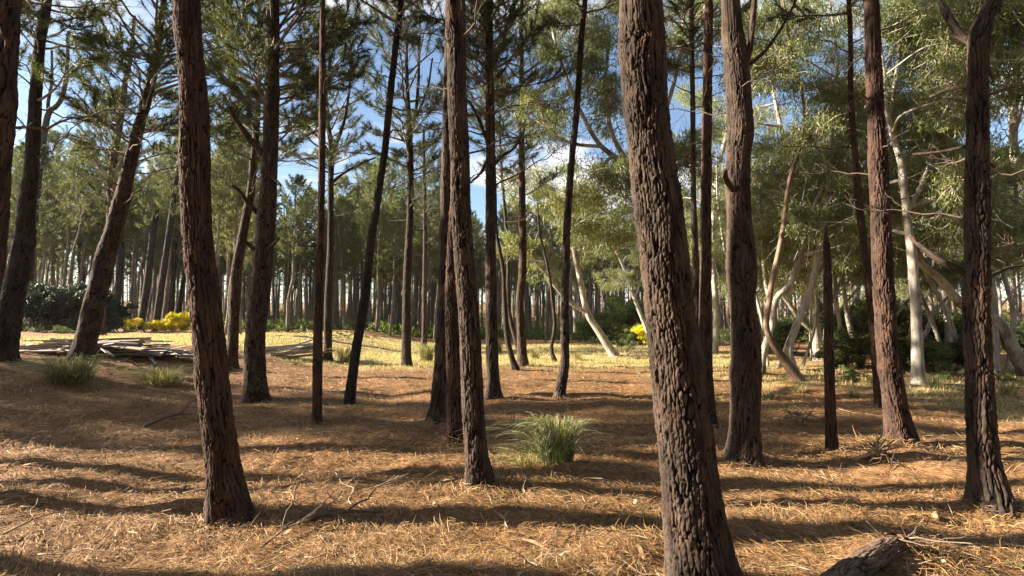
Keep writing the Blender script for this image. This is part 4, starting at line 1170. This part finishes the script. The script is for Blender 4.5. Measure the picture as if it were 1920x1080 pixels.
# pine seedlings, bright green
for i, (px, py, h, lab) in enumerate([(1598, 726, 42, 'small bright green pine seedling lit by the sun under the shrubs'), (1176, 668, 60, 'pale stemmed sapling on the grass left of the huge trunk')]):
    b = on_ground(px, py); Hh = h * b[1] / FPX
    root = thing('sapling', lab, 'sapling', b)
    g = Geo(); g.tube(spline(np.array([[0, 0, -0.05], [0.02, 0, Hh * 0.5], [0, 0.02, Hh]]), 6), np.linspace(0.02, 0.006, 6), 6); g.build('stem', M_TWIG, root)
    for k in range(3):
        o = obj('foliage', CLOUD_GREEN[k], root, (0, 0, Hh * (0.45 + 0.22 * k)), None, Hh * (0.42 - 0.09 * k)); o['kind'] = 'stuff'

# ------------------------------------------------------------------ grass tufts
def tuft(label, px, py, w, h, n, seed, material=M_TUFT, skew=0.0, group=None):
    r = np.random.default_rng(seed)
    b = on_ground(px, py); dep = b[1]
    W = w * dep / FPX; Hh = h * dep / FPX
    a = r.uniform(0, 2 * math.pi, n); rad = W * 0.27 * np.sqrt(r.random(n))
    x0 = np.cos(a) * rad; y0 = np.sin(a) * rad
    out = np.stack([np.cos(a) * 0.8 + skew + r.normal(0, 0.55, n), np.sin(a) * 0.8 - 0.1 + r.normal(0, 0.55, n)], -1)
    h_ = Hh * (0.35 + 0.8 * r.random(n) ** 0.8); reach = W * (0.08 + 0.62 * r.random(n) ** 1.3)
    ts = np.array([0, 0.3, 0.6, 0.85, 1.0])
    zs = np.sin(ts * 2.1) / 0.95
    pts = np.stack([x0[:, None] + out[:, :1] * reach[:, None] * ts[None] ** 1.5, y0[:, None] + out[:, 1:] * reach[:, None] * ts[None] ** 1.5, h_[:, None] * (zs[None] * 1.0) * (1 - 0.25 * ts[None] * (reach / W)[:, None])], -1)
    sd = np.stack([-out[:, 1], out[:, 0], np.zeros(n)], -1); sd /= np.linalg.norm(sd, axis=1)[:, None] + 1e-6
    sd[:, 2] = r.normal(0, 0.4, n)
    wd = (0.0015 + 0.0003 * dep) * np.array([1, 1, 0.85, 0.55, 0.12])
    v = np.stack([pts - sd[:, None] * wd[None, :, None], pts + sd[:, None] * wd[None, :, None]], 2).reshape(-1, 3)
    k = np.arange(n)[:, None, None] * 10
    j = np.arange(4)[None, :, None] * 2
    f = (k + j + np.array([0, 1, 3, 2])[None, None]).reshape(-1, 4)
    g = Geo(); g.add(v, f)
    dry = np.repeat(r.random(n) < 0.28, 4)
    g.f = [(f[~dry], 0), (f[dry], 1)]
    o = g.build('grass_tuft', [material, M_TUFTD], None, b)
    tag(o, label, 'grass tuft', group)
tuft('large arching green grass tuft in the sunny foreground beside the touching pair', 1044, 868, 112, 76, 1000, 1, skew=-0.35)
tuft('sprawling flattened grass blades at the left foot of the large tuft', 985, 874, 90, 26, 160, 2, skew=-0.8)
tuft('grass tuft with yellow tips below the pine leaning over planks', 132, 716, 120, 46, 600, 3, M_TUFT)
tuft('shaded dark grass tuft left of the thick left foreground pine', 305, 722, 110, 34, 420, 4, M_TUFT)
tuft('dry yellowish grass tuft on the grass beside the slender forked pine', 650, 678, 60, 26, 300, 5, M_TUFTD)
tuft('green grass tuft at the foot of the very thin bare pine', 800, 676, 44, 30, 300, 6, M_TUFT)
for i, (px, py, w, h) in enumerate([(1003, 672, 30, 16), (935, 660, 22, 24), (1085, 676, 26, 12), (555, 684, 30, 10), (1180, 664, 50, 12), (1640, 722, 40, 18), (1750, 726, 36, 22), (1500, 735, 36, 12), (1440, 745, 30, 12), (1820, 745, 40, 16), (1890, 740, 40, 20), (1600, 745, 30, 12)]):
    near = min(TREE_FEET, key=lambda t: (px_of((t[0], t[1], 0.0))[0] - px) ** 2 + (px_of((t[0], t[1], 0.0))[1] - py) ** 2)[2]
    tuft('small grass clump near ' + near, px, py, w, h, 90, 20 + i, M_TUFTD if i < 5 else M_TUFT, 0, 'small grass clumps')

# weeds
for i, (px, py, s, lab) in enumerate([(345, 918, 0.07, 'bright lime green weed left of the thick foreground pine foot'), (1607, 992, 0.06, 'small green weed on needles beyond the fallen log'), (1905, 1064, 0.06, 'small green weed at the bottom right corner'), (1528, 1036, 0.05, 'small dull green weed left of the fallen log')]):
    r = np.random.default_rng(700 + i); b = on_ground(px, py)
    root = thing('weed', lab, 'weed', b)
    for k in range(6):
        a = k * 1.05 + r.uniform(-0.3, 0.3); g = Geo()
        d = np.array([math.cos(a), math.sin(a), 0]); sd = np.array([-d[1], d[0], 0])
        st = d * s * 0.5 + np.array([0, 0, s * r.uniform(0.4, 0.9)])
        v = [[0, 0, 0], st, st + d * s * 0.3 + sd * s * 0.28, st + d * s * 0.75 - np.array([0, 0, s * 0.1]), st + d * s * 0.3 - sd * s * 0.28]
        g.add(v, [[1, 2, 3, 4]]); g.tube(np.array([[0, 0, -0.01], st]), 0.0025, 4)
        g.build('leaf', M_GREEN, root, smoothed=False)

# ------------------------------------------------------------------ plank piles
def plank_mesh(seed, L):
    r = np.random.default_rng(seed)
    g = Geo(); w = r.uniform(0.09, 0.15); t = 0.025
    n = 4
    xs = np.linspace(-L / 2, L / 2, n); zb = np.cumsum(r.normal(0, 0.012, n)); yb = np.cumsum(r.normal(0, 0.008, n))
    v = []
    for i in range(n):
        for (sy, sz) in ((-1, -1), (1, -1), (1, 1), (-1, 1)):
            v.append([xs[i] + (r.normal(0, 0.02) if i in (0, n - 1) else 0), yb[i] + sy * w / 2, zb[i] + sz * t / 2])
    f = []
    for i in range(n - 1):
        for k in range(4):
            f.append([i * 4 + k, i * 4 + (k + 1) % 4, (i + 1) * 4 + (k + 1) % 4, (i + 1) * 4 + k])
    f += [[3, 2, 1, 0], [(n - 1) * 4 + k for k in range(4)]]
    g.add(v, f)
    return g.mesh('plank', M_PLANK, False)
PLANKS = [plank_mesh(400 + i, 1.5 + 0.22 * i) for i in range(7)]
def pile(label, px, py, n, wpx, hz, dyaw, yaw0, depth_m, seed, ramp_z=0.0, pitch=0.0):
    r = np.random.default_rng(seed)
    b = on_ground(px, py)
    W = wpx * b[1] / FPX
    root = thing('plank_pile', label, 'plank pile', b)
    for i in range(n):
        t = i / n
        u = r.uniform(-0.5, 0.5)
        lx = u * W * (0.55 if hz > 0.3 else 0.8); ly = r.uniform(-0.5, 0.5) * depth_m * (1 - 0.5 * t)
        g0 = float(gz(b[0] + lx, b[1] + ly)) - b[2]
        z = max(g0 + 0.04, 0.0) + hz * t * (1 - 1.4 * abs(u)) + 0.02
        yaw = yaw0 + r.normal(0, dyaw)
        q = Quaternion((0, 0, 1), yaw) @ Quaternion((0, 1, 0), r.normal(0, 0.07) + pitch) @ Quaternion((1, 0, 0), r.normal(-0.15, 0.4))
        obj('plank', PLANKS[int(r.integers(0, 7))], root, (lx, ly, z), q, min(1.0, max(0.5, W / 2.6)))
pile('heap of weathered grey planks behind the leaning pine at left', 172, 664, 66, 190, 0.42, 0.6, 0.05, 1.4, 1)
pile('few pale planks splayed flat at the left end of the heap', 65, 658, 14, 110, 0.12, 0.5, -0.2, 1.0, 2)
pile('scatter of pale sunlit planks between heap and thick foreground pine', 310, 672, 30, 125, 0.2, 0.55, -0.3, 1.8, 3)
pile('fan of long weathered boards sloping on the grass behind the thin reddish pine', 545, 668, 18, 110, 0.4, 0.16, 0.5, 1.3, 4, pitch=-0.13)
pile('bundle of boards half hidden behind the slim pine', 420, 664, 8, 50, 0.25, 0.5, 0.3, 0.8, 5)

# ------------------------------------------------------------------ fallen wood
def stick_thing(name, label, cat, pts, rad, material, group=None, forks=(), seed=0, n=6):
    """pts world polyline; rad start, end"""
    pts = np.asarray(pts, float); b = pts[0].copy()
    g = Geo(); S = spline(pts - b, 12); g.tube(S, np.linspace(rad[0], rad[1], 12), n)
    r = np.random.default_rng(seed)
    for (t, l, yaw, pt) in forks:
        q = spline(S, np.array([t]) * arclen(S))[0]
        d = S[-1] - S[0]; d /= np.linalg.norm(d)
        M = rot_between(None, d)
        ax = M @ np.array([math.cos(yaw) * math.cos(pt), math.sin(yaw) * math.cos(pt), math.sin(pt)])
        T = branch_path(r, l, 0.05, 0.5, 6) @ rot_between(None, ax).T + q
        g.tube(T, np.linspace(rad[0] * 0.6, rad[1] * 0.6, 6), 5)
    o = g.build(name, material, None, b)
    return tag(o, label, cat, group)
def gp(px, py, dz=0.0):
    p = on_ground(px, py); p[2] += dz
    return p
stick_thing('fallen_branch', 'forked grey branch lying in the shadow right of the thick left foreground pine', 'branch',
            [gp(490, 1035, 0.03), gp(540, 1005, 0.06), gp(585, 985, 0.05), gp(620, 965, 0.09)], (0.009, 0.004), M_TWIGM, None, [(0.3, 0.45, 0.5, 0.3), (0.5, 0.35, -0.6, 0.4), (0.65, 0.3, 0.7, 0.3), (0.4, 0.4, -0.2, 0.15)], 1)
stick_thing('fallen_branch', 'dark thick stick lying along the shadow behind the forked grey branch', 'branch', [gp(575, 985, 0.04), gp(640, 972, 0.05), gp(720, 968, 0.03)], (0.016, 0.008), M_TWIGD, None, [(0.5, 0.3, 0.6, 0.3)], 2)
stick_thing('fallen_branch', 'long thin dark branch lying on the shaded needles left of stubby dark pine', 'branch', [gp(270, 805, 0.04), gp(320, 788, 0.06), gp(365, 782, 0.05)], (0.02, 0.008), M_TWIGD, None, [(0.6, 0.5, 0.5, 0.2)], 3)
stick_thing('fallen_branch', 'pale thin branch slanting on the dark needles at the left edge', 'branch', [gp(5, 1010, 0.03), gp(70, 985, 0.06), gp(130, 965, 0.03)], (0.008, 0.004), M_TWIG, None, [(0.5, 0.3, 0.5, 0.3)], 4)
stick_thing('fallen_branch', 'long bare branch with twigs reaching across the sunny grass bank', 'branch', [gp(560, 650, 0.1), gp(600, 640, 0.15), gp(640, 636, 0.1)], (0.04, 0.02), M_TWIG, None, [(0.4, 1.0, 0.5, 0.5)], 5)

# fallen log at the bottom right
def log():
    a = gp(1555, 1112, 0.02); c = gp(1680, 1030, 0.03)
    d = c - a; d /= np.linalg.norm(d)
    P = np.array([a - d * 0.7, a, (a + c) / 2 + np.array([0, 0, 0.02]), c])
    root = thing('fallen_log', 'thick rotting pine log half buried in needles at the bottom right', 'log', a)
    R4 = np.hstack([P - a, np.array([[0.078], [0.078], [0.075], [0.06]])])
    obj('trunk', trunk_mesh('trunk', R4, M_LOG, 100, 0.012, 9, 0.009, 0.028, 0.2, 91, 0, 2), root)
    r = np.random.default_rng(92)
    for i in range(9):
        ax = d + r.normal(0, 0.5, 3); ax[2] = abs(ax[2]) * 0.6
        g = Geo(); q = c - a + r.normal(0, 0.03, 3)
        g.tube(branch_path(r, r.uniform(0.2, 0.5), 0.0, 0.5, 6) @ rot_between(None, ax).T + q, np.linspace(0.007, 0.0025, 6), 5)
        g.build('twig', M_TWIGM, root)
    g = Geo(); v, f = tube(np.array([c - a - d * 0.01, c - a + d * 0.02, c - a + d * 0.05]), np.array([0.08, 0.075, 0.02]), 14)
    v = v + r.normal(0, 0.006, v.shape); g.add(v, f); g.build('broken_end', M_CUT, root, smoothed=False)
log()
# piece of cut wood
b = gp(1757, 975, 0.03)
g = Geo(); q = Quaternion((0, 0, 1), 0.9)
P = np.array([[-0.055, 0, -0.005], [-0.05, 0.0, 0.0], [0.0, 0.008, 0.006], [0.05, 0.0, 0.01], [0.075, 0.004, 0.018]])
g.tube(P @ np.array(q.to_matrix()).T, [0.016, 0.024, 0.027, 0.02, 0.004], 7)
tag(g.build('wood_chunk', M_CUT, None, b), 'small beige chunk of wood on sunny needles left of the forked right edge pine', 'wood chunk')
for i, (x0, y0, x1, y1, lab) in enumerate([(980, 1018, 1032, 1042, 'flat beige strip of bark on sunny needles left of the huge ridged pine'), (1196, 1036, 1208, 1062, 'small curled pale bark strip touching the foot of the huge ridged pine'), (676, 964, 700, 968, 'small pale bark strip in the long trunk shadow at bottom centre')]):
    a = gp(x0, y0, 0.03); c = gp(x1, y1, 0.035); d = c - a
    sd = np.array([-d[1], d[0], 0.01]); sd = sd / np.linalg.norm(sd) * 0.013
    v = [a - sd * 0.6, a + sd, a + d * 0.4 + sd * 1.1 + [0, 0, 0.012], a + d * 0.45 - sd + [0, 0, 0.008], c + sd * 0.3, c - sd * 0.3]
    v = np.array(v) - a; v = np.vstack([v, v - [0, 0, 0.004]])
    g = Geo(); g.add(v, [[0, 3, 2, 1], [3, 5, 4, 2], [6, 7, 8, 9], [9, 8, 10, 11], [0, 1, 7, 6], [1, 2, 8, 7], [2, 4, 10, 8], [4, 5, 11, 10], [5, 3, 9, 11], [3, 0, 6, 9]])
    tag(g.build('bark_strip', M_CUT, None, a, smoothed=False), lab, 'bark strip', 'bark strips on the needles')
# heap of dead branches
def heap(label, px, py, w, n, seed, hz=0.25):
    r = np.random.default_rng(seed); b = on_ground(px, py)
    W = w * b[1] / FPX
    root = thing('branch_heap', label, 'branch heap', b)
    for i in range(n):
        g = Geo(); L = W * r.uniform(0.4, 0.9)
        az = r.uniform(0, 6.28); pt = r.uniform(-0.05, 0.7)
        ax = np.array([math.cos(az) * math.cos(pt), 0.6 * math.sin(az) * math.cos(pt), math.sin(pt)])
        P = branch_path(r, L, r.uniform(-0.3, 0.3), 0.7, 8) @ rot_between(None, ax).T
        P = P - P.mean(0) + np.array([r.normal(0, W * 0.16), r.normal(0, 0.12), hz * r.random() * 0.6 + 0.06])
        P[:, 2] = np.maximum(P[:, 2], 0.01)
        rd = r.uniform(0.005, 0.012) if i > 3 else 0.02
        g.tube(P, np.linspace(rd, rd * 0.35, 8), 5)
        g.build('stick', [M_TWIG, M_TWIGD, M_TWIGD][int(r.integers(0, 3))] if i > 3 else M_TWIG, root)
heap('tangled heap of grey dead branches on the shaded needles before the flared pine', 1655, 868, 95, 22, 1)
heap('smaller heap of dead twigs with a pale scrap beside the broken snag', 1500, 792, 90, 16, 2, 0.15)
heap('pile of rotten sticks on the grass right of leaning eucalyptus foot', 1190, 672, 90, 14, 3, 0.3)

# fallen twigs all over the floor
def twigs():
    r = np.random.default_rng(801)
    done = 0
    while done < 95:
        d = math.exp(r.uniform(math.log(3.2), math.log(11))); a = r.uniform(-43, 43)
        x = d * math.sin(R_(a)); y = d * math.cos(R_(a))
        L = r.uniform(0.15, 0.55); az = r.uniform(0, 6.28)
        arch = r.random() < 0.3
        t = np.linspace(0, 1, 5)
        P = np.stack([x + np.cos(az) * L * (t - 0.5), y + np.sin(az) * L * (t - 0.5), 0 * t], -1)
        P[1:-1, :2] += r.normal(0, L * 0.07, (3, 2))
        P[:, 2] = gz(P[:, 0], P[:, 1]) + 0.025 + (np.sin(t * math.pi) * r.uniform(0.03, 0.10) if arch else 0.015)
        if r.random() < 0.2: P[:, 2] += t * r.uniform(0.05, 0.18)
        near = min(TREE_FEET, key=lambda q: (q[0] - x) ** 2 + (q[1] - y) ** 2)[2]
        m = [M_PALE, M_TWIG, M_TWIG, M_TWIGD][int(r.integers(0, 4))]
        col_ = {M_PALE: 'pale', M_TWIG: 'greyish', M_TWIGD: 'dark'}[m]
        stick_thing('fallen_twig', f"{col_} {'arched' if arch else 'thin'} twig lying on needles near {near}", 'twig', P, (r.uniform(0.0025, 0.0055), 0.0015), m, 'fallen twigs on the needle floor',
                    [(r.uniform(0.3, 0.8), L * r.uniform(0.2, 0.45), r.choice([-1, 1]) * r.uniform(0.4, 0.9), r.uniform(0, 0.4)) for _ in range(int(r.integers(0, 3)))], int(r.integers(0, 9999)), 5)
        done += 1
twigs()
# logs lying on the far slope
for i, (px, py, w, lab) in enumerate([(1170, 588, 60, 'fallen log lying across the far slope, upper of two'), (1130, 602, 70, 'fallen log lying across the far slope, lower of two')]):
    p = gp(px, py, 0.2)
    L = w * p[1] / FPX
    stick_thing('fallen_log', lab, 'log', [p + np.array([-L / 2, 0, 0]), p + np.array([0, 0.3, 0.1]), p + np.array([L / 2, 0.2, 0.15])], (0.2, 0.12), M_TWIG)

# ------------------------------------------------------------------ parked car, mostly hidden by the huge trunk
def car():
    paint, nt, p, _ = mat('silver_paint'); p.inputs['Base Color'].default_value = (0.42, 0.44, 0.47, 1); p.inputs['Metallic'].default_value = 0.5; p.inputs['Roughness'].default_value = 0.3
    glass, nt, p, _ = mat('car_glass'); p.inputs['Base Color'].default_value = (0.03, 0.04, 0.05, 1); p.inputs['Roughness'].default_value = 0.08; p.inputs['Specular IOR Level'].default_value = 0.6
    rub, nt, p, _ = mat('tyre_rubber'); p.inputs['Base Color'].default_value = (0.02, 0.02, 0.02, 1)
    lamp, nt, p, _ = mat('headlight_glass'); p.inputs['Base Color'].default_value = (0.75, 0.75, 0.75, 1); p.inputs['Roughness'].default_value = 0.15
    b = on_ground(1204, 643)
    root = thing('parked_car', 'silver parked car almost hidden behind the huge trunk', 'car', b)
    prof = [(0, 0.35), (0.02, 0.62), (0.25, 0.78), (1.1, 0.92), (1.75, 1.38), (2.1, 1.45), (3.1, 1.43), (3.75, 1.05), (4.15, 0.98), (4.25, 0.6), (4.2, 0.33)]
    ws = [0.72, 0.8, 0.82, 0.84, 0.66, 0.64, 0.64, 0.78, 0.8, 0.8, 0.76]
    v = []
    for (x, z), w in zip(prof, ws): v += [[x, -w, z], [x, w, z]]
    n = len(prof); f = [[2 * i, 2 * i + 1, 2 * i + 3, 2 * i + 2] for i in range(n - 1)]
    g = Geo(); g.add(v, f)
    lo = []
    for s in (0, 1): g.f.append((np.array([[2 * i + s for i in range(n)][:: (1 if s == 0 else -1)]]), 0))
    g.f.append((np.array([[0, 2 * n - 2, 2 * n - 1, 1]]), 0))
    g.build('body', paint, root, smoothed=False)
    for s in (-1, 1):
        g = Geo(); g.add([[1.25, s * 0.83, 0.95], [1.8, s * 0.70, 1.33], [2.4, s * 0.68, 1.38], [2.4, s * 0.84, 0.97]], [[0, 1, 2, 3]]); g.build('window', glass, root, smoothed=False)
        g = Geo(); g.add([[2.48, s * 0.84, 0.97], [2.48, s * 0.68, 1.38], [3.1, s * 0.68, 1.37], [3.6, s * 0.80, 1.03]], [[0, 1, 2, 3]]); g.build('window', glass, root, smoothed=False)
        for x in (0.8, 3.4):
            g = Geo(); g.tube(np.array([[x, s * 0.66, 0.31], [x, s * 0.68, 0.31], [x, s * 0.84, 0.31], [x, s * 0.86, 0.31]]), [0.25, 0.31, 0.31, 0.25], 18); w_ = g.build('wheel', rub, root)
            g = Geo(); g.tube(np.array([[x, s * 0.855, 0.31], [x, s * 0.875, 0.31]]), [0.19, 0.17], 14); g.build('rim', paint, w_)
        g = Geo(); g.box((0.06, s * 0.58, 0.66), (0.12, 0.3, 0.12)); g.build('headlight', lamp, root, smoothed=False)
    g = Geo(); g.add([[1.14, -0.74, 0.955], [1.14, 0.74, 0.955], [1.74, 0.58, 1.39], [1.74, -0.58, 1.39]], [[0, 1, 2, 3]]); g.build('windscreen', glass, root, smoothed=False)
    g = Geo(); g.box((0.0, 0, 0.42), (0.14, 1.5, 0.16)); g.build('bumper', paint, root, smoothed=False)
car()

# ------------------------------------------------------------------ the air of the wood
def air():
    m = bpy.data.materials.new('haze'); m.use_nodes = True
    nt = m.node_tree; nt.nodes.clear()
    out = N(nt, 'ShaderNodeOutputMaterial'); v = N(nt, 'ShaderNodeVolumePrincipled')
    v.inputs['Color'].default_value = (0.9, 0.93, 0.97, 1)
    v.inputs['Density'].default_value = HAZE
    v.inputs['Anisotropy'].default_value = 0.2
    nt.links.new(v.outputs[0], out.inputs['Volume'])
    g = Geo(); g.box((0, 0, 13.5), (900, 900, 31))
    o = g.build('haze', m, smoothed=False)
    tag(o, 'thin pale haze hanging in the air of the wood', 'haze', None, 'stuff')
if HAZE > 0: air()
